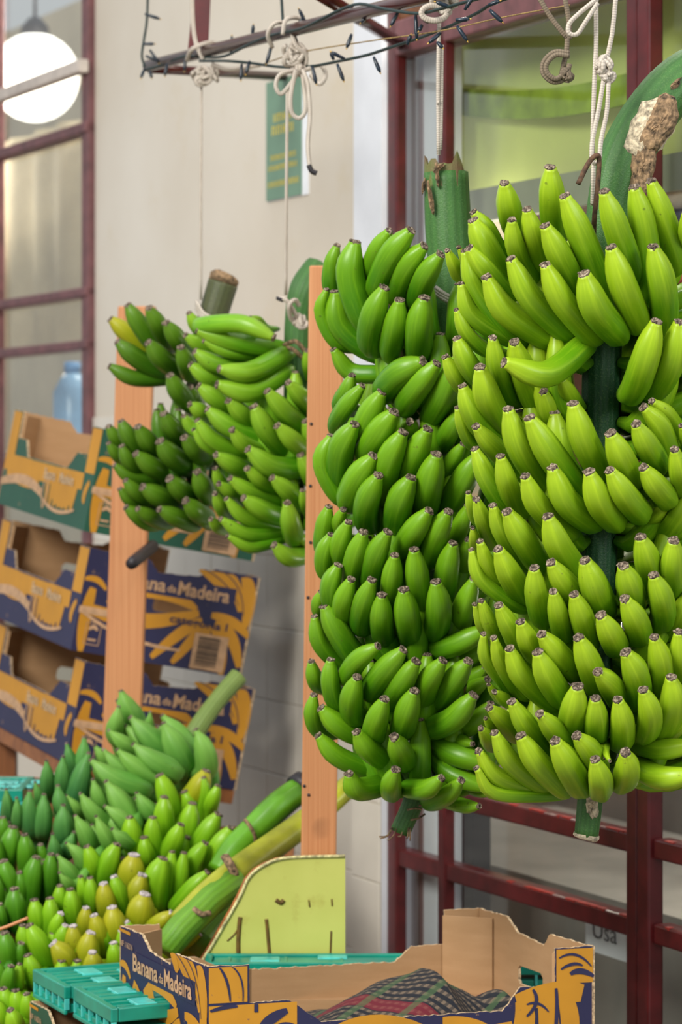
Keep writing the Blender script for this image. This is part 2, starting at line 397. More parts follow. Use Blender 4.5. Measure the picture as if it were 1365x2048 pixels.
# curtain folds behind the back window
def curtain(name, s0, s1, o, z0, z1, mat, folds, amp):
    v = []; f = []; n = folds*8
    for k in range(n+1):
        s = s0+(s1-s0)*k/n; a = amp*math.sin(k/8*2*PI)+amp*.4*math.sin(k*.37)
        v += [WP(s, o+a, z0), WP(s, o+a, z1), WP(s, o+a-.004, z0), WP(s, o+a-.004, z1)]
    for k in range(n):
        b = 4*k; f += [(b, b+4, b+5, b+1), (b+2, b+3, b+7, b+6), (b+1, b+5, b+7, b+3), (b, b+2, b+6, b+4)]
    return obj(name, v, f, mat)
tag(curtain('net_curtain', wso(200, -.35)-.2, wso(-60, -.35)+.6, -.35, wzo(90, 690, -.35), wzo(90, 258, -.35), simple('beige_curtain', (204, 188, 158), .9, .10, 5), 9, .015),
    'beige net curtain hanging behind the glazing bars of the back window', 'curtain')
# globe lamp
Dg = 9.2
gl = thing('globe_lamp', P(70, 155, Dg), 'glowing white globe lamp hanging behind the back window', 'lamp')
def sphere(c, r, nu=24, nv=14, sq=(1, 1, 1)):
    v = [Vector(c)+Vector((0, 0, r*sq[2]))]; f = []
    for i in range(1, nv):
        for k in range(nu):
            a = PI*i/nv; b = 2*PI*k/nu
            v.append(Vector(c)+Vector((r*sq[0]*math.sin(a)*math.cos(b), r*sq[1]*math.sin(a)*math.sin(b), r*sq[2]*math.cos(a))))
    v.append(Vector(c)-Vector((0, 0, r*sq[2])))
    for k in range(nu): f.append((0, 1+k, 1+(k+1) % nu))
    for i in range(nv-2):
        for k in range(nu):
            a = 1+i*nu; f.append((a+k, a+nu+k, a+nu+(k+1) % nu, a+(k+1) % nu))
    L = len(v)-1; a = 1+(nv-2)*nu
    for k in range(nu): f.append((a+(k+1) % nu, a+k, L))
    return v, f
v, f = sphere(P(70, 155, Dg), .148); obj('globe', v, f, M['lamp'], gl)
c0 = P(70, 155, Dg)
v, f, uv = sweep([c0+UP*.14, c0+UP*.17, c0+UP*.2], [.05, .045, .02], 16); obj('lamp_holder', v, f, M['dark'], gl, True, uv)
v, f, uv = sweep([c0+UP*.2, c0+UP*1.3], [.006, .006], 8); obj('lamp_cord', v, f, M['dark'], gl, True, uv)
# blue bottle on the inner sill
bp = WP(wso(145, -.2), -.2, 1.60)
prof = [(0, .0), (.052, .0), (.055, .02), (.055, .17), (.035, .21), (.022, .225), (.022, .255), (.0, .257)]
def lathe(name, base, prof, mat, parent=None, seg=20):
    v = []; f = []; n = len(prof)
    for r, z in prof:
        for k in range(seg):
            a = 2*PI*k/seg; v.append(Vector(base)+Vector((max(r, .0004)*math.cos(a), max(r, .0004)*math.sin(a), z)))
    for i in range(n-1):
        for k in range(seg): f.append((i*seg+k, i*seg+(k+1) % seg, (i+1)*seg+(k+1) % seg, (i+1)*seg+k))
    f.append(tuple(range(seg-1, -1, -1))); f.append(tuple((n-1)*seg+k for k in range(seg)))
    return obj(name, v, f, mat, parent)
sill = struct(panel_w('trim_2', ws(200), sL+2, -.04, 1.54, 1.60, M['white_paint'], .32))
bt = thing('water_bottle', bp, 'pale blue plastic bottle on the sill behind the back window', 'bottle')
lathe('body', bp, prof[:6]+[(.0, .226)], simple('blue_plastic', (120, 160, 196), .25, .1, 10), bt)
lathe('cap', bp+UP*.226, [(0, 0), (.024, 0), (.024, .03), (0, .031)], simple('blue_cap', (80, 130, 180), .4, .1, 10), bt)
# behind the shop window: sheet, band and board imitate an awning reflection; stocked shelves
def sagging(name, s0, s1, o, zf, h, mat, t=.006, n=40):
    m_ = MB(); v = []; f = []
    for k in range(n+1):
        u = k/n; s = s0+(s1-s0)*u; z = zf(u)
        v += [WP(s, o, z-h), WP(s, o, z), WP(s, o-t, z-h), WP(s, o-t, z)]
    for k in range(n):
        b = 4*k; f += [(b, b+4, b+5, b+1), (b+2, b+3, b+7, b+6), (b+1, b+5, b+7, b+3), (b, b+2, b+6, b+4)]
    f += [(0, 1, 3, 2), (4*n, 4*n+2, 4*n+3, 4*n+1)]
    return obj(name, v, f, mat, None, False)
sB = wso(896, -.16)+.25
reflection_sheet = tag(curtain('awning_reflection', sR, sB+.02, -.16, 2.10, 2.75, simple('lime_awning_reflection', (206, 218, 124), .7, .08, 3), 3, .012), 'lime green sheet imitating a street awning reflected in the shop window', 'reflection_sheet')
tag(sagging('awning_reflection_band', wso(1290, -.125), sB, -.125, lambda u: (lambda a, b, c: a*(1-u)*(1-2*u)+4*b*u*(1-u)+c*u*(2*u-1))(wzo(1290, 136, -.125), wzo(1100, 156, -.125), wzo(912, 92, -.125)), .055, simple('olive_awning_reflection', (134, 158, 40), .8, .15, 20)),
    'olive green band imitating a sagging awning edge reflected in the shop window', 'reflection_band')
tag(panel_w('reflection_board', sR, sB+.05, -.105, 2.05, 2.115, simple('sage_grey_board', (146, 150, 120), .6, .1, 6), .02), 'grey green board under the lime sheet, part of the imitated awning reflection', 'board')
sh = thing('wall_shelf', WP(ws(1150), -.5, 1.84), 'brown wooden shelf inside the shop window stocked with cartons', 'shelf')
mb = MB(); wbox(mb, sR, sB+.25, -.62, -.2, 1.84, 1.87); mb.build('shelf_board', M['wood_brown'], sh)
mb = MB(); wbox(mb, sR, sB+.25, -.64, -.62, 1.4, 2.2); mb.build('back_board', simple('shelf_back', (140, 96, 84), .7, .2, 5), sh)
k_ = [(950, .12, .10, (206, 198, 196), 'small pale carton at the end of the shelf behind glass'), (1015, .17, .13, (214, 216, 222), 'white carton with grey print on the shelf behind glass'),
      (1100, .20, .17, (222, 200, 170), 'cream carton, tallest on the shelf behind glass'), (1345, .12, .19, (226, 214, 190), 'cream box beside the striped cloths behind glass')]
for px, wd, ht, c, lb in k_:
    m_ = MB(); s = wso(px, -.3); wbox(m_, s-wd/2, s+wd/2, -.5, -.26, 1.87, 1.87+ht)
    t = thing('shelf_carton', WP(s, -.38, 1.87), lb, 'carton'); m_.build('carton_body', simple('carton_%d' % px, c, .7, .08, 12), t)
    m_ = MB(); wbox(m_, s-wd/2-.002, s+wd/2+.002, -.502, -.258, 1.87+ht*.86, 1.87+ht+.004); m_.build('lid', simple('carton_lid_%d' % px, tuple(int(x*.93) for x in c), .7, .05, 12), t)
    if px == 1015:
        m_ = MB()
        for i in range(9): wbox(m_, s-wd*.3+i*.011, s-wd*.3+i*.011+.005, -.2592, -.257, 1.90, 1.94)
        m_.build('printed_bars', M['black'], t)
cols = [(60, 76, 120), (196, 80, 66), (220, 190, 110), (200, 90, 80), (64, 74, 112), (214, 200, 190), (180, 70, 76), (222, 180, 90)]
for i, c in enumerate(cols):
    m_ = MB(); s = wso(1360, -.25); wbox(m_, s-.16, s+.10, -.46, -.24, 1.871+i*.034, 1.871+i*.034+.032)
    o = m_.build('folded_cloth', simple('cloth_%d' % i, c, .9, .12, 60)); md = o.modifiers.new('b', 'BEVEL'); md.width = .012; md.segments = 3
    nm = ['navy', 'red', 'straw yellow', 'coral', 'slate blue', 'off-white', 'crimson', 'golden'][i]
    pos = ['lowest', 'second lowest', 'third lowest', 'fourth', 'fifth', 'sixth', 'second from the top', 'topmost'][i]
    tag(o, '%s folded cloth, %s in the stack behind the shop glass' % (nm, pos), 'cloth')
# lower part of the shop interior: grey ledge and papers
tag(panel_w('display_ledge', sR, sB+.6, -.3, 0, .74, simple('grey_plinth', (140, 134, 126), .7, .15, 5), .6), 'low grey plinth inside the shop window', 'plinth')
nt = thing('paper_notice', WP(wso(1215, -.1), -.10, .72), 'white paper notice with grey lettering behind the lower shop glass', 'notice')
mb = MB(); wbox(mb, wso(1258, -.1), wso(1172, -.1), -.102, -.10, wzo(1215, 1912, -.1), wzo(1215, 1838, -.1)); mb.build('sheet', M['paper'], nt)
tag(panel_w('black_roller_case', wso(946, -.1), wso(905, -.1), -.10, ZB, 1.0, simple('black_plastic', (16, 16, 20), .9, .2, 10, spec=.05), .04), 'upright black case behind the glass beside the shop window post', 'case')

for nm, p_, e_ in (('added_fill_left', WP(ws(60), -.75, 2.95), 60), ('added_fill_left_far', WP(ws(-250), -.12, 2.6), 16), ('added_fill_shop', WP(ws(1250), -.05, 2.95), 46), ('added_fill_shop_far', WP(ws(960), -.07, 2.85), 34), ('added_fill_shelf', WP(wso(1050, -.2), -.18, 2.03), 2.5), ('added_fill_shop_low', WP(ws(1150), -.5, 1.25), 9)):  # unseen point lamps added to brighten the rooms behind the glass
    l_ = bpy.data.lights.new(nm, 'POINT'); l_.energy = e_; l_.shadow_soft_size = .12; l_.color = (1, .93, .82); o_ = bpy.data.objects.new(nm, l_); C.objects.link(o_); o_.location = p_
# text helper
def text_mesh(s, size, sx=1.0, off=0.0):
    cu = bpy.data.curves.new('t', 'FONT'); cu.body = s; cu.size = size; cu.offset = off; cu.resolution_u = 3
    o = bpy.data.objects.new('t', cu); C.objects.link(o)
    dg = bpy.context.evaluated_depsgraph_get(); me = o.evaluated_get(dg).to_mesh()
    v = [(x.co.x*sx, x.co.y) for x in me.vertices]; f = [tuple(p.vertices) for p in me.polygons]
    o.evaluated_get(dg).to_mesh_clear(); bpy.data.objects.remove(o); return v, f
def lettering(s, size, fit, fmap, mat, parent, name='lettering', off=0.0, x0=0, y0=0):
    v, f = text_mesh(s, size, 1, off)
    wd = max(a for a, b in v)-min(a for a, b in v); mn = min(a for a, b in v)
    return obj(name, [fmap(x0+(a-mn)*fit/wd, y0+b) for a, b in v], f, mat, parent, False)
lettering('Usa', .05, .085, lambda a, b: WP(wso(1187, -.1)-a, -.0985, wzo(1200, 1878, -.1)+b), simple('grey_ink', (110, 112, 118), .8, .1), nt)
# green notice on the plaster wall
s0, s1 = ws(607), ws(538)
nz0, nz1 = wz(572, 396), wz(572, 158)
po = thing('wall_notice', WP((s0+s1)/2, 0, nz0), 'tall green notice card with yellow lettering taped to the cream wall', 'notice')
mb = MB(); wbox(mb, s0-.03, s1, .0, .003, nz0-.002, nz1); mb.build('backing_card', M['paper'], po)
mb = MB(); wbox(mb, s0, s1+.002, .003, .006, nz0, nz1+.002); mb.build('card', M['poster'], po)
wl = s1-s0
rp = random.Random(3)
for hh, y, fr in ((.018, .168, .55), (.020, .140, .66), (.012, .085, .74), (.012, .063, .86), (.013, .027, .9)):
    ps = []; a = wl*(1-fr)/2
    while a < wl*(1+fr)/2-.004:      # worn letter strokes, none of them legible in the photograph
        k_ = rp.choice((0, 1, 2)); w_ = hh*.5
        ps.append([(a, y), (a+w_*.5, y), (a+w_*.5, y+hh), (a, y+hh)])
        if k_: ps.append([(a, y+hh*.4*k_), (a+w_, y+hh*.4*k_), (a+w_, y+hh*.4*k_+hh*.2), (a, y+hh*.4*k_+hh*.2)])
        a += w_*1.35
    q = MB()
    for p_ in ps: q.add([WP(s1-a_, .0066, nz0+b_*1.0) for a_, b_ in p_], [(0, 1, 2, 3)])
    q.build('lettering', M['poster_text'], po)

# ------------------------------------------------------------------ timber posts
def post(name, label, pxs, D, wd, dp, rz, bottom):
    (x0, y0), (x1, y1) = pxs
    top = P(x0, y0, D); bot = P(x1, y1, D)
    k = (top.z-0.0)/(top.z-bot.z); foot = top+(bot-top)*k
    ax = Vector((math.cos(rz), math.sin(rz), 0))*wd; ay = Vector((-math.sin(rz), math.cos(rz), 0))*dp
    root = thing(name, foot, label, 'post')
    m_ = MB(); m_.hexa([foot, foot+ax, foot+ax+ay, foot+ay, top, top+ax, top+ax+ay, top+ay])
    o = m_.build('timber', M['wood'], root); md = o.modifiers.new('b', 'BEVEL'); md.width = .003; md.segments = 2
    return root, ax, ay, foot, top
r1, ax, ay, foot, top = post('wooden_post', 'varnished pine post in front of the plaster wall, nearer the shop window', ((619, 531), (602, 1708)), 4.64, .060, .045, -.0, 0)
def face_pt(ax, foot, top, u, py, D, d=-.0012):
    z = CZ-(py-HY)/F*D; k = (z-foot.z)/(top.z-foot.z); return foot+(top-foot)*k+ax*u+Vector((0, d, 0))
for u, py in ((.12, 848), (.15, 1085), (.12, 972), (.1, 1195), (.35, 1280), (.07, 1572), (.2, 1590)):
    c = face_pt(ax, foot, top, u, py, 4.64)
    v, f, uv = sweep([c, c+Vector((0, .004, 0))], [.0028, .0028], 10); obj('nail_hole', v, f, M['dark'], r1, True, uv)
r2, ax2, ay2, foot2, top2 = post('wooden_post', 'varnished pine post standing before the stacked cardboard boxes', ((236, 612), (205, 1480)), 5.37, .073, .045, 0, 0)
c = P(306, 1092, 5.40); e = P(262, 1128, 5.28)
v, f, uv = sweep([c, c.lerp(e, .9), e], [.0125, .0125, .011], 16); obj('peg', v, f, M['dark'], r2, True, uv)

# ------------------------------------------------------------------ bananas
def prof_banana(t):
    pts = ((0, .43), (.03, .49), (.07, .68), (.13, .87), (.22, .98), (.36, 1.03), (.6, 1.03), (.72, .98), (.82, .86), (.92, .62), (1, .45))
    return interp(pts, t)
def prof_plantain(t):
    pts = ((0, .24), (.05, .32), (.11, .54), (.2, .82), (.34, 1.0), (.5, 1.04), (.65, 1.0), (.78, .86), (.9, .6), (1, .4))
    return interp(pts, t)
def interp(pts, t):
    for (a, x), (b, y) in zip(pts, pts[1:]):
        if t <= b:
            k = (t-a)/(b-a); k = k*k*(3-2*k)*.5+k*.5; return x+(y-x)*k
    return pts[-1][1]
def banana(parent, pts, r, mat, scar, prof=prof_banana, seg=20, n=18, ridge=.035, name='banana'):
    path = catmull(pts, n*3)
    # even spacing
    L = [0]
    for i in range(1, len(path)): L.append(L[-1]+(path[i]-path[i-1]).length)
    out = []; j = 0
    ts = [0, .02, .05, .09]+[.09+.91*k/(n-4) for k in range(1, n-3)]
    for t in ts:
        d = t*L[-1]
        while j < len(L)-2 and L[j+1] < d: j += 1
        k = (d-L[j])/max(1e-9, L[j+1]-L[j]); out.append(path[j].lerp(path[j+1], min(1, max(0, k))))
    rr = [r*prof(t) for t in ts]
    v, f, uv = sweep(out, rr, seg, True, ridge, 5, random.random()*6)
    uv = [(ts[i//seg], (i % seg)/seg) for i in range(len(uv))]
    b = obj(name, v, f, mat, parent, True, uv)
    # dried flower scar at the tip
    d = (out[0]-out[2]).normalized(); q = out[0]; r0 = rr[0]*.95; tv = []; sg = 10
    a1 = d.orthogonal().normalized(); a2 = d.cross(a1)
    for ring, (rad, hh) in enumerate(((1.0, -.002), (1.06, .0018), (.72, .0032), (.3, .0012))):
        for k in range(sg):
            a = 2*PI*k/sg; j_ = 1+random.uniform(-.16, .16); tv.append(q+(a1*math.cos(a)+a2*math.sin(a))*(r0*rad*j_)+d*(hh+random.uniform(-.0008, .0012)))
    tf = [(i*sg+k, i*sg+(k+1) % sg, (i+1)*sg+(k+1) % sg, (i+1)*sg+k) for i in range(3) for k in range(sg)]+[tuple(3*sg+k for k in range(sg))]
    obj('blossom_end', tv, tf, scar, b, False)
    return b
def rows(s):
    return [[float(x) for x in q.split()] for q in s.replace('\n', ';').split(';') if q.strip()]
def hang(parent, table, ox, oy, s, axis, Dax, R, mat, Lr, scar=None, squash=.85, prof=prof_banana, lim=(.03, .085), ridge=.03):
    for q in table:
        x1, y1, x2, y2, x3, y3, wd = q[:7]; off = q[7]/100 if len(q) > 7 else 0
        T, Mi, E = [(ox+a*s, oy+b*s) for a, b in ((x1, y1), (x2, y2), (x3, y3))]
        ax = axis(T[1]); dx = (T[0]-ax)/F*Dax
        dt = Dax-math.sqrt(max(0, R*R-dx*dx))*squash+off+random.uniform(-.003, .003)
        pl = (math.hypot(T[0]-Mi[0], T[1]-Mi[1])+math.hypot(Mi[0]-E[0], Mi[1]-E[1]))/F*Dax
        dz = math.sqrt(max(0, Lr*Lr-pl*pl)); dz = min(lim[1], max(lim[0], dz*.75))
        if dx*dx > (R*.75)**2: dz *= .5
        pt, pm, pe = P(*T, dt), P(*Mi, dt+dz*.28), P(*E, min(dt+dz, Dax+.03))
        cr = P(axis(E[1]), E[1], Dax)+UP*.01
        dv = cr-pe; l = min(.055, dv.length*.7); dv = (dv.normalized()+Vector((0, .9, 0))+(pe-pm).normalized()*.5).normalized(); pn = pe+dv*max(l, .025)
        r = wd*s/2/F*dt*1.05
        banana(parent, [pt, pm, pe, pn], r, mat, scar or M['scar'], prof, ridge=ridge)
def ring_fill(parent, axis, Dax, y0, y1, step, r_tip, mat, br, angles, seed, px_ok=None):
    rnd = random.Random(seed); y = y0
    while y < y1:
        for a in angles:
            a = a+rnd.uniform(-.12, .12)
            c = P(axis(y), y, Dax); dirv = Vector((math.sin(a), -math.cos(a), 0))
            rt = r_tip(a, y)
            tip = c+dirv*rt+UP*rnd.uniform(.03, .055); bel = c+dirv*(rt*.88)-UP*.025; nk = c+dirv*(rt*.5)-UP*.062; base = c+dirv*.03-UP*.06
            banana(parent, [tip, bel, nk, base], br, mat, M['scar'], seg=14, n=12)
        y += step
def lerp_axis(pts):
    def f(y):
        if y <= pts[0][0]: return pts[0][1]
        for (a, x), (b, z) in zip(pts, pts[1:]):
            if y <= b: return x+(z-x)*(y-a)/(b-a)
        return pts[-1][1]
    return f
def stalk(name, parent, pts, radii, mat, seg=24, n=40, ridge=.03, nr=9):
    path = catmull(pts, n); rr = []
    for i in range(n+1):
        t = i/n*(len(radii)-1); k = min(int(t), len(radii)-2); rr.append(radii[k]+(radii[k+1]-radii[k])*(t-k))
    v, f, uv = sweep(path, rr, seg, True, ridge, nr); return obj(name, v, f, mat, parent, True, uv)

# --- front bunch
DA = 3.76
axA = lerp_axis([(300, 1215), (700, 1203), (1100, 1195), (1400, 1190), (1650, 1178)])
bA = thing('banana_bunch', P(1195, 1680, DA), 'largest hanging banana bunch, bright yellow green, nearest the viewer', 'banana bunch', 'hanging banana bunches')
A1 = '''640 98 645 250 668 430 142 3;385 185 408 310 445 430 132 2;215 345 285 430 350 540 100 2;212 390 275 520 350 650 142;425 388 440 520 520 680 108
510 330 545 470 590 620 120 1;612 420 690 580 790 760 138;718 256 810 470 930 780 148 1;937 232 1005 430 1090 690 142;1102 205 1150 420 1185 780 148 1.5
1195 172 1262 370 1335 620 128 2;1380 350 1385 450 1390 560 80;72 558 105 630 150 700 78 1;135 540 165 600 200 660 55 2;192 543 265 640 370 760 125
165 562 220 760 420 1015 95;285 702 390 890 680 1062 140;420 602 530 820 740 1015 135;610 635 700 830 860 1015 138;825 685 880 860 1000 1000 165
975 540 1045 760 1120 940 150;1205 535 1255 740 1262 950 148;145 740 195 900 400 1035 95;122 885 170 1000 275 1100 80;125 1042 172 1160 250 1260 115
60 1143 110 1240 175 1310 100;320 1038 345 1190 410 1360 110 2;440 1062 470 1180 560 1400 140 4;385 1172 610 1240 820 1080 140 -1;1222 950 1160 1160 1095 1330 150 0
1352 950 1310 1160 1220 1310 150 1;250 1200 290 1360 370 1500 148;155 1305 200 1430 270 1540 120;125 1425 150 1510 210 1620 75 1'''
A2 = '''405 108 465 310 600 510 138;525 155 640 350 790 550 155;765 78 820 270 905 440 148;230 203 310 300 470 450 115;972 240 1030 370 1080 490 148;1112 190 1165 300 1225 410 135
1155 98 1250 210 1305 420 118 2;1200 63 1280 130 1330 230 90 4;1325 330 1350 450 1375 560 120;1362 200 1385 270 1400 330 70 2;222 330 290 490 400 640 112;365 368 400 510 460 650 115
500 478 560 620 720 770 130;650 430 720 610 860 720 145;852 453 905 610 990 715 148;968 445 1050 580 1130 675 140;1155 430 1220 530 1280 600 130;185 570 200 640 235 720 62
230 605 268 720 330 840 98;320 640 370 790 500 960 100;400 672 480 810 585 960 142;625 698 680 850 780 990 145;210 765 218 810 230 860 62 1;203 885 250 1040 440 1185 80
250 838 305 980 440 1140 95;352 880 410 1010 500 1135 135;548 985 562 1110 600 1260 128;643 955 710 1060 820 1180 135;830 943 885 1090 930 1200 155;1040 972 1075 1080 1095 1180 145
1136 813 1170 930 1200 1060 145 1;1318 833 1315 960 1310 1100 145;1208 1025 1250 1150 1255 1270 135;655 1115 682 1230 710 1340 112;770 1130 812 1250 850 1380 128;1050 1153 1102 1260 1125 1350 140
917 1245 965 1340 1000 1410 138;222 1185 262 1300 345 1400 66;258 1165 310 1300 395 1420 88;355 1190 415 1310 510 1480 120;475 1280 515 1380 570 1460 122
1420 560 1330 720 1200 830 125 5;1400 1120 1350 1250 1270 1330 120 4;1280 640 1200 700 1100 690 90 8;700 -60 740 20 790 90 100 8;600 10 640 120 720 220 110 9;560 -30 620 120 700 260 90 9'''
A3 = '''592 190 670 290 765 395 132;795 208 845 340 900 480 140;268 190 285 330 440 510 75;327 212 365 340 480 510 88;413 270 480 420 640 560 122;568 290 625 420 710 540 142
900 397 955 450 1010 540 130;1055 290 1110 400 1125 540 145;1212 208 1245 340 1240 520 130;1345 178 1355 320 1375 450 120;1305 428 1315 570 1255 710 140 0
1152 498 1190 620 1165 730 130 -1;787 480 772 590 758 690 150;887 545 890 650 890 750 132;1012 550 1035 670 1030 780 130;300 468 325 505 380 560 52 2;333 508 375 540 430 570 70 2
428 563 500 690 610 820 120;303 595 370 655 450 740 105;580 630 645 700 730 800 122;282 655 308 690 330 720 60 2;257 710 285 750 315 800 80;333 735 415 890 600 1025 110
475 750 560 890 700 1030 132;665 780 730 900 800 1020 152;785 750 845 820 900 910 130;885 883 912 980 915 1050 130 -1;1052 845 1065 920 1040 1000 138 -1;243 835 345 975 620 1058 100
232 930 330 1065 660 1075 76;1440 800 1260 825 1090 790 112 3;1430 960 1260 985 1130 930 130 1;1420 640 1310 740 1230 735 70 5;965 885 942 840 945 780 42 1;935 870 925 820 935 760 34 3'''
hang(bA, rows(A1), 870, 300, .3626, axA, DA, .225, M['A'], .185, ridge=.05)
hang(bA, rows(A2), 870, 780, .3626, axA, DA, .225, M['A'], .175, ridge=.05)
hang(bA, rows(A3), 870, 1200, .3626, axA, DA, .225, M['A'], .165, ridge=.05)
ring_fill(bA, axA, DA, 520, 1500, 118, lambda a, y: .19 if 1.2 < a < 2.6 else .11, M['A'], .0165, [-2.7, -2.0, -1.5, -1.05, -.75, .9, 1.3, 1.7, 2.1, 2.5, 2.9], 3)
ring_fill(bA, axA, DA, 560, 1480, 82, lambda a, y: .205, M['A'], .0175, [1.15, 1.42, 1.7, 1.98, 2.25, 2.55], 17)
ptsA = [P(1470, 118, 3.80), P(1365, 160, 3.79), P(1287, 250, 3.77), P(1236, 350, 3.76), P(1212, 480, DA), P(1203, 700, DA), P(1200, 950, DA), P(1196, 1200, DA), P(1190, 1400, DA), P(1182, 1580, DA), P(1173, 1672, DA)]
pu = DA/F
stalk('stalk', bA, ptsA, [r*pu for r in (54, 52, 54, 50, 42, 37, 36, 34, 30, 26, 24)], M['stalk'], n=60)
stalk('stalk_lower', bA, [P(1206, 640, DA-.004), P(1202, 850, DA-.004), P(1197, 1150, DA-.004), P(1191, 1400, DA-.004), P(1186, 1500, DA)], [38*pu, 37.5*pu, 36*pu, 32*pu, 27*pu], M['stalk_dark'], ridge=.05, nr=13)
v, f, uv = sweep([P(1174, 1668, DA), P(1173, 1674, DA), P(1172, 1678, DA)], [25*pu, 25.5*pu, 22*pu], 20, ridge=.05, nr=14); obj('cut_end', v, f, M['fibre_pale'], bA, True, uv)
def patch(name, parent, center, rx, rz, mat, tilt=0, yoff=0, n=9, curve=.03, seed=1, rough=.3, thick=.004):
    # ragged peeled patch wrapped over a stalk
    rnd = random.Random(seed); v = []; f = []
    m_ = 22
    for j in range(n):
        rr = j/(n-1)
        for k in range(m_):
            a = 2*PI*k/m_; w_ = 1+rough*(noise.noise(Vector((math.cos(a)*2, math.sin(a)*2, seed)))*1.6)
            x = math.cos(a)*rx*rr*w_; z = math.sin(a)*rz*rr*w_
            X = x*math.cos(tilt)-z*math.sin(tilt); Z = x*math.sin(tilt)+z*math.cos(tilt)
            across = X*math.cos(tilt)+Z*math.sin(tilt)
            dep = curve-math.sqrt(max(.00001, curve*curve-min(across*across, curve*curve*.96)))
            v.append(Vector(center)+Vector((X, dep+(.003 if j == n-1 else 0)-thick*(1-rr**4)+rnd.uniform(-.0012, .0012)*(j > 0), Z)))
    for j in range(n-1):
        for k in range(m_): f.append((j*m_+k, j*m_+(k+1) % m_, (j+1)*m_+(k+1) % m_, (j+1)*m_+k))
    return obj(name, v, f, mat, parent, False)
patch('fibre_scar', bA, P(1300, 258, 3.727), 42*pu, 70*pu, M['fibre_pale'], -.5, seed=3, curve=.05)
patch('fibre_scar', bA, P(1318, 250, 3.726), 33*pu, 64*pu, M['fibre'], -.45, seed=5, curve=.05, thick=.007)
patch('fibre_scar', bA, P(1285, 335, 3.727), 27*pu, 66*pu, M['fibre'], -.08, seed=9, curve=.045)
patch('fibre_scar', bA, P(1348, 172, 3.75), 8*pu, 22*pu, M['fibre'], -.8, seed=11, curve=.05)
patch('fibre_scar', bA, P(1185, 1608, 3.741), 13*pu, 28*pu, M['fibre_pale'], .1, seed=13, curve=.02, thick=.002)
# --- second bunch
DB = 4.22; ub = DB/F
axB = lerp_axis([(300, 890), (600, 905), (760, 880), (950, 850), (1200, 840), (1450, 845), (1650, 815)])
bB = thing('banana_bunch', P(815, 1680, DB), 'deep green hanging banana bunch between the pine post and the largest bunch', 'banana bunch', 'hanging banana bunches')
B1 = '''248 208 212 350 222 500 110;370 183 335 400 440 700 185;600 108 520 240 470 430 130 2;745 105 610 270 525 500 165 0;835 212 720 340 655 540 160 1;945 268 850 400 790 570 155 0
238 518 270 740 490 910 160;178 505 140 650 240 850 90;568 490 490 690 480 870 168;672 575 640 760 615 920 155;835 558 800 750 805 930 182;228 905 340 1050 530 1070 120 3
828 985 670 1060 575 1180 178 -1.5;920 1000 800 1140 710 1270 165 -1.5;1060 960 970 1190 885 1350 165 -1;740 1390 735 1440 725 1500 130 4;1085 1320 1010 1450 950 1550 135 2
420 1150 300 1300 250 1430 120 4;350 1080 320 1180 280 1280 120 7;555 1190 465 1350 400 1570 165 1.5;635 1325 540 1450 450 1600 175;368 1405 280 1560 270 1790 172;210 1485 150 1660 270 1890 125
495 1620 390 1760 330 1920 165;692 1462 600 1640 555 1870 172;860 1440 780 1590 700 1790 170 1;920 1610 870 1790 840 1960 185;530 1750 460 1900 450 2060 165;748 1765 670 1920 650 2080 178
1100 1540 1020 1660 970 1780 110 3;1190 1620 1090 1800 990 1980 170 1;1150 1150 1060 1350 980 1500 140 4'''
B2 = '''778 65 690 185 630 290 145;895 73 830 200 780 350 145;1015 40 960 180 900 270 110 3;175 45 150 150 150 300 110 3;262 60 240 130 255 230 95 3;185 213 145 320 160 430 108
292 135 245 260 235 400 120;385 195 340 330 320 490 132;530 195 460 330 430 490 135;573 335 555 470 555 620 128;690 302 708 460 730 640 140;925 262 890 420 870 590 142 1
1015 240 990 350 970 440 100 3;230 395 185 510 200 620 120;310 480 262 610 270 720 122;435 485 385 620 370 760 128;495 575 492 700 510 820 138;628 542 645 690 665 810 150
822 495 838 650 815 790 152;1050 480 990 640 950 770 132 1;130 555 112 620 140 690 88 2;150 640 230 790 340 940 142;88 705 120 860 250 980 105;1120 780 930 875 760 900 132 1
468 882 355 960 290 1070 122;622 905 510 1030 435 1150 140;700 975 615 1095 545 1200 148;860 968 780 1085 740 1200 138;1015 972 925 1090 830 1220 142;70 975 85 1060 130 1120 100 0
185 965 182 1100 225 1220 112;345 1070 312 1190 330 1300 138 -.5;512 1200 465 1320 450 1420 138 -1;690 1152 645 1280 620 1380 150 -1;1045 1178 930 1315 780 1380 145;1130 1080 1060 1130 990 1170 100 3
1150 1230 1040 1350 890 1410 115 3;85 1178 75 1290 120 1390 98;130 1255 230 1355 370 1420 132;112 1420 220 1540 420 1625 120;345 1398 410 1500 530 1575 132;570 1430 600 1500 635 1570 142 -1
1140 1590 920 1520 790 1430 140 2;1040 1470 980 1450 930 1430 76 3;1140 1740 900 1640 770 1480 115 3;298 1650 340 1740 480 1720 135;578 1625 550 1705 552 1760 122 -1
852 1675 770 1740 670 1740 120 -1;970 1690 900 1770 800 1820 112 0;1078 1845 1000 1845 900 1820 88 1;1150 1770 1080 1750 960 1700 85 3;1100 900 1000 960 880 1020 110 5;1120 1010 1030 1080 940 1130 110 5'''
hang(bB, rows(B1), 600, 430, .2978, axB, DB, .17, M['B'], .165, squash=.95)
hang(bB, rows(B2), 600, 1000, .332, axB, DB, .17, M['B'], .155, squash=.95)
ring_fill(bB, axB, DB, 620, 1500, 125, lambda a, y: .125 if .9 < a < 2.3 else .09, M['B'], .0165, [-2.7, -2.1, -1.6, -1.1, -.6, 0, .6, 1.1, 1.7, 2.2, 2.9], 5)
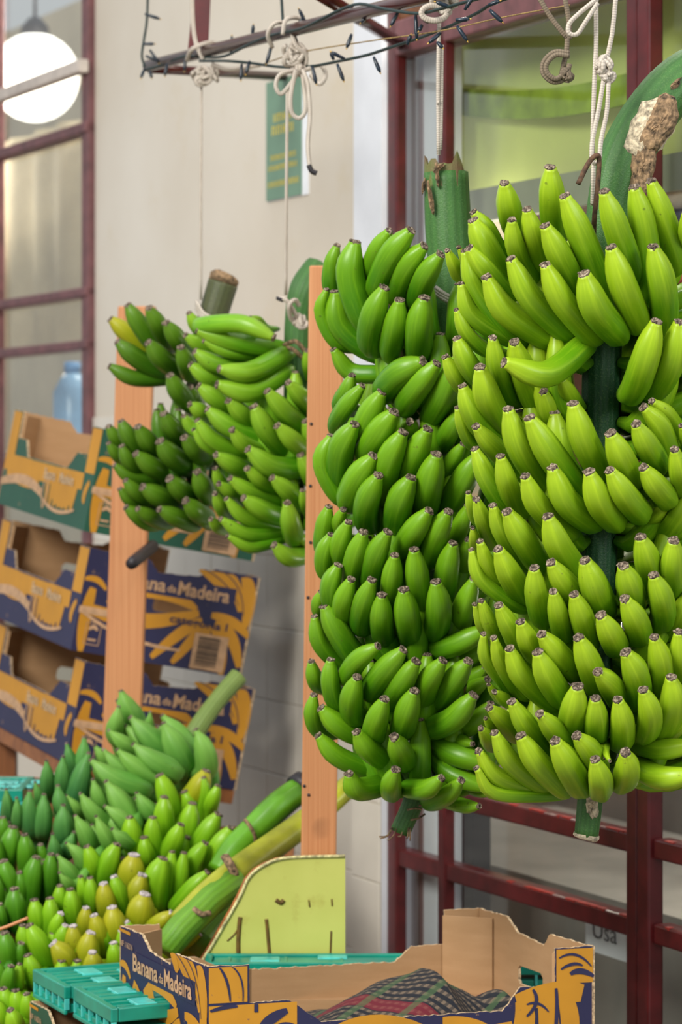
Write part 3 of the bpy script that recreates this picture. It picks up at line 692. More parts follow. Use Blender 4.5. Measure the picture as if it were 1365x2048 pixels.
stalk('stalk', bB, [P(892, 345, DB), P(896, 450, DB), P(903, 600, DB), P(890, 760, DB), P(858, 950, DB), P(845, 1200, DB), P(842, 1420, DB), P(843, 1530, DB), P(828, 1600, DB), P(800, 1665, DB)],
      [r*ub for r in (44, 46, 44, 36, 30, 28, 25, 22, 21, 20)], M['stalk'], n=50)
# torn top of the stalk
v = []; f = []; sg = 24; tp = P(892, 350, DB)
for k in range(sg):
    a = 2*PI*k/sg; x, y = math.cos(a), math.sin(a)
    hgt = ((26 if x < .2 else 34-70*abs(x-.35))+[0, 9, -8, 5, 14, -10, 3, -4][(k*5) % 8]+30*noise.noise(Vector((x*2, y*2, 4))))*ub
    hgt = max(hgt, 4*ub)
    r = 44*ub; v += [tp+Vector((x*r, y*r, -.02)), tp+Vector((x*r*.97, y*r*.97, hgt)), tp+Vector((x*r*.82, y*r*.82, hgt*.9-.003)), tp+Vector((x*r*.78, y*r*.78, -.02))]
for k in range(sg):
    a, b = 4*k, 4*((k+1) % sg); f += [(a, b, b+1, a+1), (a+1, b+1, b+2, a+2), (a+2, b+2, b+3, a+3)]
obj('torn_top', v, f, stalk_mat('torn_stalk', (70, 110, 40), (120, 120, 60), 1.5), bB, False)
for i, (x, y, rx, rz, ti) in enumerate(((862, 395, 5, 34, .15), (878, 335, 6, 14, -.9), (875, 350, 4, 26, .1), (848, 372, 4, 16, -.1))):
    patch('dry_strip', bB, P(x, y, DB-.038+(.02 if x < 855 else 0)), rx*ub, rz*ub, M['fibre'], ti, seed=20+i, curve=.03, thick=.003)
for i in range(6):
    a = -.9+i*.34; q = P(802, 1658, DB)
    rope_part('dry_strand', [q+Vector((.014*math.sin(a*2), -.012, .004)), q+Vector((.018*math.sin(a*2)-.004, -.016, -.008)), q+Vector((.024*math.sin(a*2)-.01, -.012, -.010-.003*(i % 3)))], .0012, M['fibre'], bB, seg=5)
for i, (x, y) in enumerate(((815, 1620), (838, 1612), (822, 1640))):
    q = P(x, y, DB-.024); rope_part('dry_strand', [q, q+Vector((.012, -.004, .003)), q+Vector((.022, 0, .001+.004*i))], .0016, M['fibre'], bB, seg=5)
for i in range(7):
    q = P(826+i*8, 1532, DB-.03); rope_part('flower_stub', [q, q+Vector((.001, -.006, -.006)), q+Vector((.002, -.008, -.014))], .0028, M['crown'], bB, seg=7)
# --- two bunches farther back
DC = 5.10
axC = lerp_axis([(560, 430), (700, 400), (900, 385), (1060, 400)])
bC = thing('banana_bunch', P(400, 1060, DC), 'dark green banana bunch with one yellowing fruit in front of the pine post', 'banana bunch', 'hanging banana bunches')
C1 = '''225 210 290 320 390 440 108 1;350 228 400 320 460 420 108 1;452 315 510 400 580 480 108;165 428 260 510 400 590 110;350 430 420 520 530 590 118
120 572 260 640 450 640 92;540 462 565 540 600 620 108;475 628 525 720 600 800 115;440 855 490 940 550 1020 112;562 995 620 1060 680 1120 118;112 930 150 990 210 1050 88 1
185 900 230 990 300 1080 105;285 932 345 1020 420 1090 115;418 1018 480 1100 580 1170 128;112 1030 150 1085 210 1130 76 1;190 1048 225 1125 290 1180 88;275 1093 365 1165 480 1220 112
148 1160 240 1225 390 1250 84;213 1250 260 1305 330 1350 96;315 1290 405 1340 520 1390 118;475 1240 530 1300 600 1360 118;637 1200 668 1280 700 1340 118 -1;570 1370 625 1425 690 1470 115 -1
180 1300 225 1355 300 1410 74;215 1410 270 1450 340 1500 92;285 1418 350 1460 440 1500 92;415 1420 505 1465 620 1510 105;640 870 620 900 600 960 70 5;600 700 620 760 650 800 80 5;650 1480 680 1500 720 1520 60 3'''
axC2 = lerp_axis([(560, 600), (700, 592), (1100, 590)])
hang(bC, rows(C1), 180, 540, .337, axC, DC, .17, M['C'], .15, squash=.8)
hang(bC, rows('125 292 230 380 350 465 108'), 180, 540, .337, axC, DC, .17, M['Y'], .15, squash=.8)
stalk('stalk', bC, [P(446, 566, DC), P(428, 625, DC), P(405, 700, DC), P(390, 820, DC), P(390, 1000, DC)], [r*DC/F for r in (30, 29, 24, 20, 16)], stalk_mat('fruit_stalk_brown', (60, 72, 36), (88, 84, 54)))
v, f, uv = sweep([P(445, 569, DC), P(449, 556, DC+.005), P(451, 553, DC+.006)], [29*DC/F, 30*DC/F, 24*DC/F], 20, ridge=.04, nr=11); obj('cut_end', v, f, M['fibre'], bC, True, uv)
ring_fill(bC, axC, DC, 860, 1000, 80, lambda a, y: .07 if a < 0 else .075, M['C'], .013, [-2.5, -1.9, -1.2, -.5, .3, 1.0, 1.8, 2.6], 8)
DE = 4.90
bE = thing('banana_bunch', P(590, 1130, DE), 'light green banana bunch half hidden behind the pine post', 'banana bunch', 'hanging banana bunches')
C2 = '''590 258 625 320 690 380 84 2;570 390 640 435 750 490 88 1;1090 400 900 318 660 330 105 2;640 360 860 425 1090 460 108 -1;680 420 820 485 1000 500 74 1;625 485 740 555 890 570 105
770 588 950 605 1150 505 118 -2;758 680 950 725 1150 610 120 -1;598 565 690 630 790 670 105;650 690 740 760 830 820 105;595 800 645 830 690 860 98;700 828 830 930 1020 1000 115
825 775 900 850 990 930 115 1;975 812 1050 950 1160 1070 128;1055 720 1160 840 1280 950 115;1180 670 1250 750 1310 820 108 1;1115 925 1200 1010 1300 1090 112;640 895 720 1000 870 1070 96
618 950 680 1035 790 1085 66;845 950 910 1030 1060 1100 96;940 1065 1080 1165 1280 1170 128 -1;750 1100 850 1155 970 1200 108;935 1180 1010 1240 1100 1290 98;835 1240 960 1320 1150 1380 96
768 1270 830 1315 890 1360 88;1085 1235 1170 1310 1250 1390 108;1262 1310 1275 1380 1300 1440 70;812 1360 920 1470 1130 1530 84;915 1355 1030 1425 1150 1470 112;1172 1385 1192 1500 1215 1590 118 -2
780 1480 930 1570 1140 1560 86;820 1580 960 1650 1140 1600 64;1095 1635 1180 1705 1290 1685 108;745 1330 775 1395 830 1450 88 1;955 282 1000 300 1050 350 54 3;1250 1100 1300 1200 1350 1300 110 3;1280 900 1320 1000 1350 1100 110 3
745 1180 770 1250 820 1300 80 3;560 870 600 930 660 960 80 4;720 1480 750 1515 800 1535 78 3;1290 480 1300 560 1320 640 80 4;1210 1560 1260 1600 1330 1620 70 3'''
hang(bE, rows(C2), 180, 540, .337, axC2, DE, .20, M['E'], .16, squash=.8)
ring_fill(bE, axC2, DE, 800, 1050, 90, lambda a, y: .15 if 1.0 < a < 2.4 else .09, M['E'], .0155, [-2.5, -1.9, -1.3, -.7, .0, .6, 1.1, 1.6, 2.1, 2.7], 9)
stalk('stalk', bE, [P(640, 540, DE+.02), P(612, 580, DE), P(598, 640, DE), P(592, 760, DE), P(590, 900, DE), P(592, 1080, DE)], [r*DE/F for r in (34, 33, 28, 24, 22, 16)], M['stalk'])
for q in ([P(568, 690, 4.84), P(592, 683, 4.82), P(612, 705, 4.83)], [P(572, 694, 4.84), P(588, 700, 4.82), P(610, 720, 4.84)]): rope_part('dry_strand', q, .004, M['fibre'], bE, seg=6)

# ------------------------------------------------------------------ fruit heaped on the stand
def heap(parent, table, mat, crown, scar, prof, ridge, wmul=1.16, doff=0.0):
    rh = random.Random(len(table)*7+3)
    under = [[q[0]+rh.uniform(-45, 45), q[1]+rh.uniform(25, 80), q[2]+rh.uniform(-45, 45), q[3]+80, q[4]+rh.uniform(-45, 45), q[5]+100, q[6], 7.5] for q in table if q[6] > 75 and len(table) > 4 and rh.random() < .6]
    for q in table+under:
        x1, y1, x2, y2, x3, y3, wd = q[:7]; off = (q[7]/100 if len(q) > 7 else 0)+doff
        T, Mi, E = [(a*.3516, 1360+b*.3516) for a, b in ((x1, y1), (x2, y2), (x3, y3))]
        D = 5.16-(T[1]-1400)/560*.62+off+random.uniform(-.006, .006)
        pt, pm, pe = P(*T, D), P(*Mi, D+.006), P(*E, D+.035)
        cr = P(crown[0], crown[1], D+.14); dv = cr-pe; l = min(.05, dv.length*.6); pn = pe+dv.normalized()*l
        banana(parent, [pt, pm, pe, pn], wd*wmul*.3516/2/F*D, mat, scar, prof, ridge=ridge, seg=16, n=15)
G = 'banana bunches heaped on the stand'
def bunch(px, py, D, label): return thing('banana_bunch', P(px, py, D), label, 'banana bunch', G)
h1 = bunch(330, 1560, 5.1, 'pale green plantain bunch with angular fruit on top of the heap')
heap(h1, rows('''690 65 720 150 765 240 110 2;675 155 665 230 655 310 85 1;855 185 850 240 850 300 58 4;745 215 850 330 950 440 118;925 205 1020 310 1095 440 105 2;930 250 1000 380 1040 490 128
1115 285 1165 390 1170 510 108;620 290 690 350 760 410 78;760 368 870 460 990 525 108 -2;670 400 770 490 900 570 96 -1;590 400 680 500 830 590 88;518 458 640 560 810 615 108 -1;540 378 580 430 640 490 80 2
530 570 555 650 600 730 80;605 580 680 690 770 840 118;460 650 520 740 600 810 88;600 720 680 780 750 840 84 -1;548 780 590 870 650 940 78 -1;430 775 480 860 530 940 88;640 850 680 890 740 920 78
780 645 830 720 880 780 88 1;380 930 450 990 490 1060 76;330 1000 390 1080 450 1140 76;340 1100 370 1140 420 1170 60 1;380 660 430 720 470 760 60 3;700 560 760 640 800 720 90 4;560 500 620 540 700 600 80 3'''), M['Q'], (300, 1590), M['scar'], prof_plantain, .10)
stalk('stalk', h1, [P(350, 1560, 5.22), P(385, 1475, 5.22), P(432, 1405, 5.25), P(478, 1352, 5.28)], [.022, .019, .017, .018], stalk_mat('pale_stalk', (96, 122, 50), (126, 146, 70)))
h2 = bunch(100, 1640, 5.0, 'blue green plantain bunch beneath the stacked boxes')
heap(h2, rows('''265 462 270 530 272 620 72;360 440 355 540 350 640 82;380 365 400 450 425 540 74 1;480 330 475 440 440 580 88;505 420 460 560 420 710 104 -1;330 605 345 700 385 770 92;360 715 360 800 362 890 104 -1
250 655 248 750 240 860 94;170 635 165 740 185 860 92;200 585 215 640 240 700 58 2;95 675 100 740 112 820 66;35 625 42 700 55 790 70;300 880 310 950 312 1010 78 1;420 870 400 930 380 980 80 3'''), M['R'], (105, 1640), M['scar'], prof_plantain, .08)
h3 = bunch(20, 1800, 4.8, 'dark green banana bunch with upright fruit at the far end of the heap')
heap(h3, rows('''20 1035 40 1130 60 1260 108;82 1190 85 1290 90 1400 112 -1;140 885 148 980 152 1090 92;15 785 18 860 10 940 78;75 840 55 950 30 1040 112;205 1012 180 1130 165 1270 104;290 995 285 1100 282 1220 88
-40 1100 -30 1200 -10 1300 100;-30 900 -20 1000 0 1080 90;0 1280 5 1350 5 1430 66;25 1440 32 1540 32 1650 112;62 1630 50 1690 40 1750 80 -1;-60 1350 -40 1450 -30 1550 110;-20 1610 -10 1680 0 1760 100;110 1100 120 1180 130 1260 80 3;230 940 235 1000 240 1080 80 4;120 1500 110 1560 110 1640 80 4;10 1200 20 1260 30 1320 90 5'''), M['S'], (30, 1820), M['scar'], prof_banana, .05)
h4 = bunch(400, 1760, 4.85, 'bright lime green bunch on the thick stalk beside the pine post')
heap(h4, rows('''910 545 955 660 990 830 108;935 670 930 780 940 910 102;1160 560 1170 650 1140 790 60;1240 605 1210 680 1190 750 74 1;1095 705 1075 820 1062 940 102;1240 765 1170 880 1110 990 108;1312 845 1240 960 1180 1090 108
1168 930 1110 1020 1070 1130 96;870 785 870 880 885 1010 92;1030 825 1000 900 965 990 96;740 785 750 870 772 980 102;927 1018 892 1130 890 1260 128 -1;980 982 970 1100 950 1280 78;1048 988 1030 1130 1000 1270 76
1178 1098 1100 1180 1010 1290 92;665 938 620 1040 610 1150 102;495 950 525 1030 530 1130 88;512 1130 520 1220 530 1320 80;460 1120 470 1200 480 1290 62;1050 640 1080 700 1060 760 90 4;820 900 830 980 850 1040 90 4;700 1020 720 1100 740 1160 80 4'''), M['T'], (370, 1810), M['scar'], prof_banana, .06)
heap(h4, rows('1175 520 1130 620 1065 720 112'), M['Y'], (370, 1810), M['scar'], prof_banana, .08)
h5 = bunch(240, 1880, 4.62, 'short plump yellowing bananas with white ends at the front of the heap')
heap(h5, rows('''765 998 752 1080 745 1190 138;810 1112 780 1200 765 1300 112;825 1222 800 1310 790 1400 142 -1;590 1162 602 1250 625 1350 104;637 1298 652 1390 662 1490 122 -1;1135 1440 1040 1480 960 1540 100
415 1403 420 1480 432 1570 98;515 1440 500 1530 500 1640 120;305 1500 355 1560 400 1640 118;525 1552 530 1610 530 1670 108 -1;490 1300 488 1370 500 1450 92;535 1342 560 1420 590 1530 100;975 1328 920 1370 870 1410 88'''), M['Y'], (250, 1900), M['scar_white'], prof_banana, .04)
heap(h5, rows('''650 1122 672 1200 700 1300 92;370 1400 350 1470 350 1540 82;345 1330 325 1390 325 1470 80;690 1430 695 1490 705 1560 70;645 1500 655 1570 670 1640 92 1;580 1400 600 1460 620 1540 80 3;720 1380 740 1440 760 1500 90 3;450 1480 460 1540 470 1600 80 3'''), M['T'], (250, 1900), M['scar_white'], prof_banana, .04)
h6 = bunch(100, 1900, 4.6, 'small green bunch at the foot of the heap behind the teal crate')
heap(h6, rows('''195 1255 208 1350 225 1440 92;285 1245 288 1350 285 1460 92;340 1175 340 1250 342 1330 82;400 1195 410 1290 420 1390 94;168 1400 220 1500 275 1610 112;128 1400 135 1480 155 1580 82 1
158 1570 188 1650 215 1730 94;110 1620 105 1690 110 1760 66;245 1480 250 1540 260 1600 80 4;300 1440 300 1500 300 1560 80 5;440 1600 440 1660 450 1720 90 3;350 1600 350 1660 350 1720 90 3;20 1760 40 1840 60 1900 100;90 1770 100 1850 120 1920 100;-30 1820 -10 1900 20 1960 110;150 1790 160 1860 180 1920 90;60 1880 80 1940 100 1990 100'''), M['T'], (120, 1900), M['scar'], prof_banana, .05)
# cut stalks lying across the heap
def lying(name, pts, radii, mat, label, ringpx=None):
    t = thing(name, pts[0], label, 'stalk'); stalk('stem', t, pts, radii, mat)
    return t
t1 = lying('cut_stalk', pxpath('440 1745 4.82;470 1700 4.84;510 1660 4.86;560 1610 4.88;625 1562 4.92'), [.024, .026, .026, .026, .023], M['stalk_smooth'], 'thick bright green banana stalk leaning up towards the pine post')
rope_part('leaf_scar', pxpath('490 1640 4.815;500 1652 4.805;510 1672 4.81;512 1690 4.83'), .0035, M['fibre'], t1, seg=7)
v, f, uv = sweep(pxpath('596 1581 4.9;612 1568 4.91'), [.0285, .0275], 20); obj('blackened_band', v, f, M['dark'], t1, True, uv)
t2 = lying('cut_stalk', pxpath('360 1850 4.62;415 1795 4.65;480 1742 4.70;560 1682 4.78;640 1622 4.86;712 1560 4.94'), [.024, .026, .027, .024, .022, .019], M['stalk_yellow'], 'yellowing banana stalk with brown scars lying behind the lime board')
for a_ in ('447 1712 4.665;457 1728 4.655;468 1748 4.655;476 1762 4.67', '452 1712 4.665;463 1730 4.652;474 1752 4.655'): rope_part('leaf_scar', pxpath(a_), .006, M['fibre'], t2, seg=7)
v, f, uv = sweep(pxpath('478 1760 4.675;420 1802 4.64;362 1860 4.6;330 1900 4.58'), [.0255, .026, .0255, .024], 22, ridge=.06, nr=9); obj('green_butt', v, f, M['stalk_lime'], t2, True, uv)
rope_part('leaf_scar', pxpath('388 1818 4.60;404 1828 4.59;420 1826 4.60'), .005, M['fibre'], t2, seg=7)
t3 = lying('cut_stalk', pxpath('400 1890 4.66;440 1840 4.72;480 1790 4.78'), [.028, .026, .022], M['stalk_lime'], 'short dark green stalk tucked behind the edge of the lime board')
o = rope_part('bamboo_stick', pxpath('-60 1872 4.56;0 1858 4.55;56 1836 4.54'), .0028, M['wood'], None, seg=8); tag(o, 'thin brown stick poking across the dark green fruit', 'stick')

# ------------------------------------------------------------------ ropes, rack and lights
rk = thing('hanging_rack', P(298, 131, 5.35), 'brown red metal tube rack overhead that the bunches hang from', 'rack')
tubes = [('long_tube', '296 132 5.35;900 -18 4.10;1150 -90 3.77', .0115), ('wall_tube', '300 137 5.36;567 153 5.93', .0095), ('wall_tube', '640 -12 4.60;802 88 5.44', .012)]
for nm, s_, r in tubes:
    pts = pxpath(s_); v, f, uv = sweep(pts, [r]*len(pts), 16); obj(nm, v, f, M['rack'], rk, True, uv)
mb = MB(); a = P(376, 98, 5.14); b = P(392, -60, 5.14)
mb.hexa([a, a+Vector((.038, 0, 0)), a+Vector((.038, .006, 0)), a+Vector((0, .006, 0)), b, b+Vector((.03, 0, 0)), b+Vector((.03, .006, 0)), b+Vector((0, .006, 0))]); mb.build('flat_strap', M['maroon'], rk)
def knot(parent, cx, cy, D, r, mat, n=5, rr=.0035, seed=0):
    rnd = random.Random(seed); c = P(cx, cy, D)
    for i in range(n):
        ax1 = Vector((rnd.uniform(-1, 1), rnd.uniform(-1, 1), rnd.uniform(-1, 1))).normalized(); a1 = ax1.orthogonal().normalized(); a2 = ax1.cross(a1)
        o_ = Vector((rnd.uniform(-1, 1), rnd.uniform(-.6, .6), rnd.uniform(-1, 1)))*r*.35
        pts = [c+o_+a1*math.cos(t)*r*.8+a2*math.sin(t)*r*.55 for t in [k*2*PI*.9/7 for k in range(8)]]
        rope_part('knot_loop', pts, rr, mat, parent, n=18, seg=7)
def rope_thing(label, base, lines, mat, r, knots=(), name='rope'):
    t = thing(name, base, label, 'rope')
    for s_ in lines: rope_part('rope_strand', pxpath(s_), r, mat, t, seg=8)
    for kx, ky, D, kr, n_, sd in knots: knot(t, kx, ky, D, kr, mat, n_, r*1.05, sd)
    return t
rA = rope_thing('white rope tied to the rack holding the dark green bunch', P(402, 610, 5.07), ['403 165 5.07;402 380 5.07;402 600 5.08'], M['rope'], .0026)
for s_ in ('384 -20 5.05;386 40 5.05;392 85 5.05;408 122 5.05', '374 120 5.1;385 98 5.05;420 85 5.06;438 92 5.1', '425 128 5.06;450 138 5.05;480 137 5.06;520 130 5.1'): rope_part('rope_strand', pxpath(s_), .0042, M['rope'], rA)
knot(rA, 405, 150, 5.06, .019, M['rope'], 8, .004, 2); knot(rA, 430, 148, 5.06, .014, M['rope'], 4, .0035, 3)
for i in range(3): rope_part('stem_loop', [P(393, 602+i*7, 5.08), P(408, 626+i*7, 5.062), P(432, 637+i*6, 5.062), P(448, 636+i*5, 5.09)], .0032, M['rope'], rA)
rB = rope_thing('white rope with hanging bow loops holding the light green bunch', P(573, 600, 4.78), ['575 180 4.72;573 400 4.74;572 590 4.78'], M['rope'], .0028)
for s_ in ('545 95 4.70;536 70 4.68;548 48 4.67;566 44 4.68', '566 70 4.66;572 40 4.66;596 36 4.68;612 48 4.7', '582 58 4.66;592 90 4.65;612 110 4.66;612 130 4.67',
           '590 140 4.66;560 150 4.65;552 172 4.65;562 188 4.65;580 170 4.65;596 145 4.66', '592 140 4.65;582 190 4.64;584 225 4.64;600 236 4.64;612 215 4.64;606 150 4.65',
           '606 140 4.65;616 170 4.64;620 230 4.64;616 290 4.64;620 335 4.64', '612 140 4.66;640 130 4.65;652 150 4.65;640 168 4.65;622 150 4.66'): rope_part('rope_strand', pxpath(s_), .0038, M['rope'], rB)
knot(rB, 590, 108, 4.67, .021, M['rope'], 9, .004, 5); knot(rB, 596, 140, 4.67, .014, M['rope'], 4, .0036, 6)
rope_part('burnt_end', pxpath('618 330 4.64;624 342 4.64;634 347 4.64'), .0045, M['dark'], rB)
for s_ in ('556 596 4.8;572 600 4.79;585 618 4.8;598 640 4.82', '598 610 4.82;590 600 4.8;578 612 4.79;584 640 4.81;608 652 4.82'): rope_part('stem_loop', pxpath(s_), .0042, M['rope'], rB)
knot(rB, 602, 645, 4.82, .014, M['rope'], 5, .004, 8); rope_part('burnt_end', pxpath('556 596 4.8;566 600 4.79'), .0042, M['dark'], rB)
rC = rope_thing('white rope with a round loop above the deep green bunch', P(878, 310, 4.17), ['879 40 4.17;877 160 4.17;878 310 4.18', '884 90 4.175;883 200 4.175;881 300 4.18'], M['rope'], .0032)
t_ = [k*2*PI/10 for k in range(11)]
rope_part('rope_loop', [P(869+25*math.cos(a), 26+15*math.sin(a), 4.14) for a in t_], .0048, M['rope'], rC, n=40)
knot(rC, 890, 4, 4.15, .021, M['rope'], 9, .0048, 12); knot(rC, 876, 205, 4.17, .004, M['rope'], 2, .0012, 14)
for i in range(3): rope_part('stem_loop', [P(872, 575+i*6, 4.165), P(890, 588+i*6, 4.155), P(912, 598+i*6, 4.16), P(935, 600+i*6, 4.19)], .0036, M['rope'], rC)
rD = rope_thing('pair of white braided ropes holding the largest bunch', P(1190, 350, 3.69),
    ['1193 -10 3.69;1193 90 3.69;1191 130 3.69;1188 210 3.69;1185 310 3.69', '1233 -10 3.69;1226 60 3.69;1219 98 3.69;1212 130 3.69', '1208 160 3.69;1198 220 3.685;1186 280 3.68;1184 318 3.68',
     '1218 165 3.69;1214 225 3.69;1203 280 3.68;1200 318 3.68', '1198 -5 3.67;1160 26 3.67;1139 48 3.67;1139 66 3.67;1155 68 3.67;1172 44 3.67;1196 6 3.67', '1184 318 3.68;1188 325 3.68;1194 326 3.68;1200 318 3.68', '1188 322 3.69;1187 370 3.69;1186 410 3.70'], M['rope'], .0032,
    [(1209, 128, 3.69, .013, 8, 21), (1215, 150, 3.69, .010, 5, 22)])
hk = thing('iron_hook', P(1192, 420, 3.7), 'rusty bent iron hook through the braided ropes', 'hook')
rope_part('hook_rod', pxpath('1157 368 3.66;1178 326 3.665;1194 311 3.665;1199 322 3.67;1196 372 3.675;1190 430 3.69;1188 470 3.71'), .0036, M['rust'], hk, n=40, seg=10)
rE = rope_thing('old brown rope ending in a stiff empty ring', P(1120, 160, 3.8), ['1076 -10 3.8;1102 34 3.8;1135 76 3.8', '1129 -10 3.8;1138 38 3.8;1140 78 3.8', '1136 60 3.8;1134 100 3.8;1128 130 3.8;1124 150 3.8',
    '1140 106 3.79;1110 104 3.79;1088 124 3.79;1088 148 3.79;1108 164 3.79;1132 156 3.79;1140 128 3.79', '1140 112 3.785;1112 110 3.785;1094 128 3.785;1095 146 3.785;1112 158 3.785;1128 148 3.785'], M['rope_old'], .0036, [(1132, 150, 3.79, .009, 5, 31)])
tw = tag(rope_part('jute_twine', pxpath('520 130 4.9;600 105 4.7;740 82 4.4;880 62 4.15;1000 36 4.0;1140 10 3.85'), .0011, M['twine'], None, seg=6), 'thin tan twine stretched below the rack', 'twine')
# string of lights
sl = thing('string_lights', P(290, 140, 5.3), 'dark green string of unlit little bulbs wound along the rack', 'string lights')
cables = ['296 -20 5.32;294 40 5.32;288 80 5.32;284 112 5.32;290 134 5.32', '290 140 5.31;330 128 5.24;370 112 5.12;410 115 5.05;450 112 4.95;500 88 4.82;545 70 4.72;600 58 4.6;640 40 4.52;680 20 4.45;720 8 4.37;770 18 4.28;835 27 4.17;880 18 4.1;940 2 4.02;1000 -14 3.95',
          '400 122 5.02;450 122 4.95;500 126 4.88;560 134 4.76;620 133 4.66;680 122 4.55;735 110 4.45;790 92 4.34;850 72 4.24;905 50 4.14;955 26 4.05;985 8 4.0;1030 -8 3.95', '562 -20 4.68;564 10 4.68;566 44 4.68']
for s_ in cables: rope_part('cable', pxpath(s_), .0026, M['cable'], sl, n=60, seg=7)
bl = '''290 28 320 38;286 88 309 88;292 112 316 122;300 100 318 126;289 138 282 156;300 142 304 156;335 128 330 152;372 112 369 142;462 110 464 72;505 72 507 50;540 72 510 70;545 86 533 128
484 128 482 160;500 122 492 148;590 60 608 34;612 46 598 18;588 66 598 100;590 100 600 132;625 132 633 168;668 120 662 104;675 128 688 162;748 114 761 145;690 118 663 104;704 68 694 96;672 26 660 50
745 20 722 46;797 24 782 52;832 30 834 78;845 50 838 62;773 14 775 -4;905 16 872 4;848 40 860 44;930 20 945 -4;882 66 858 86;912 40 940 38;915 52 935 82;980 20 1005 44;978 10 1000 2;815 90 822 70;700 10 705 42;770 16 772 10;875 84 886 96'''
def Dl(px): return 5.30-(px-298)/F*F*0+(-1.25*(px-298)/602*1.0 if px < 1100 else -1.4)*.98
for q in rows(bl):
    x0, y0, x1, y1 = q; D = Dl((x0+x1)/2)-.02; a = P(x0, y0, D); b = P(x1, y1, D-.004)
    v, f, uv = sweep([a, a.lerp(b, .3), a.lerp(b, .75), b], [.0022, .0030, .0034, .0016], 8); o = obj('bulb', v, f, M['bulb'], sl, True, uv)
    d = (b-a).normalized(); v, f, uv = sweep([b-d*.001, b+d*.003], [.0014, .0006], 6); obj('bulb_tip', v, f, M['gold'], o, True, uv)

# ------------------------------------------------------------------ cardboard boxes
def panel(name, outline, holes, O, A, B, N, t, parent, inkm):
    loops = [[Vector((a, b, 0)) for a, b in outline]]+[[Vector((a, b, 0)) for a, b in h] for h in holes]
    flat = [p for l in loops for p in l]; tri = tessellate_polygon(loops)
    n = len(flat); v = [O+A*p.x+B*p.y for p in flat]+[O+A*p.x+B*p.y+N*t for p in flat]
    f = []; m = []
    outw = -N
    for q in tri:
        nn = (v[q[1]]-v[q[0]]).cross(v[q[2]]-v[q[0]])
        q = tuple(q) if nn.dot(outw) > 0 else tuple(reversed(q))
        f.append(q); m.append(0); f.append(tuple(i+n for i in reversed(q))); m.append(1)
    b = 0
    for l in loops:
        k = len(l)
        for i in range(k): f.append((b+i, b+(i+1) % k, b+(i+1) % k+n, b+i+n)); m.append(2)
        b += k
    return obj(name, v, f, None, parent, False, None, m, [inkm, M['kraft'], M['kraft_edge']])
def crescent(p0, p1, p2, wd, n=10, taper=.25):
    P0, P1, P2 = [Vector((a, b, 0)) for a, b in (p0, p1, p2)]; L = []; R = []
    for i in range(n+1):
        t = i/n; c = P0*(1-t)**2+P1*2*t*(1-t)+P2*t*t; d = ((P1-P0)*(1-t)+(P2-P1)*t).normalized(); nn = Vector((-d.y, d.x, 0))
        w_ = wd/2*(taper+(1-taper)*math.sin(PI*min(1, max(0, t*.9+.07)))**.6); L.append(c+nn*w_); R.append(c-nn*w_)
    return [(p.x, p.y) for p in L]+[(p.x, p.y) for p in reversed(R)]
def decal(name, polys, fmap, mat, parent, clip=None, lvl=1):
    v = []; f = []
    for i, p in enumerate(polys):
        if clip: p = [(min(max(a, clip[0]), clip[1]), min(max(b, clip[2]), clip[3])) for a, b in p]
        tri = tessellate_polygon([[Vector((a, b, 0)) for a, b in p]]); b0 = len(v); v += [fmap(a, b, lvl+i*.04) for a, b in p]; f += [tuple(j+b0 for j in q) for q in tri]
    o = obj(name, v, f, mat, parent, False)
    if name == 'printed_lines': o['kind'] = 'stuff'
    return o
def torn(o, seed):   # ragged edge
    rnd = random.Random(seed); out = []
    for (a, b), (c, d) in zip(o, o[1:]+o[:1]):
        out.append((a, b)); L = math.hypot(c-a, d-b)
        if b > .08 and d > .08 and L > .02:
            k = int(L/.006)
            for i in range(1, k): out.append((a+(c-a)*i/k+rnd.uniform(-.0008, .0008), b+(d-b)*i/k+rnd.uniform(-.0012, .0012)))
    return out
def rect(a, b, c, d): return [(a, c), (b, c), (b, d), (a, d)]
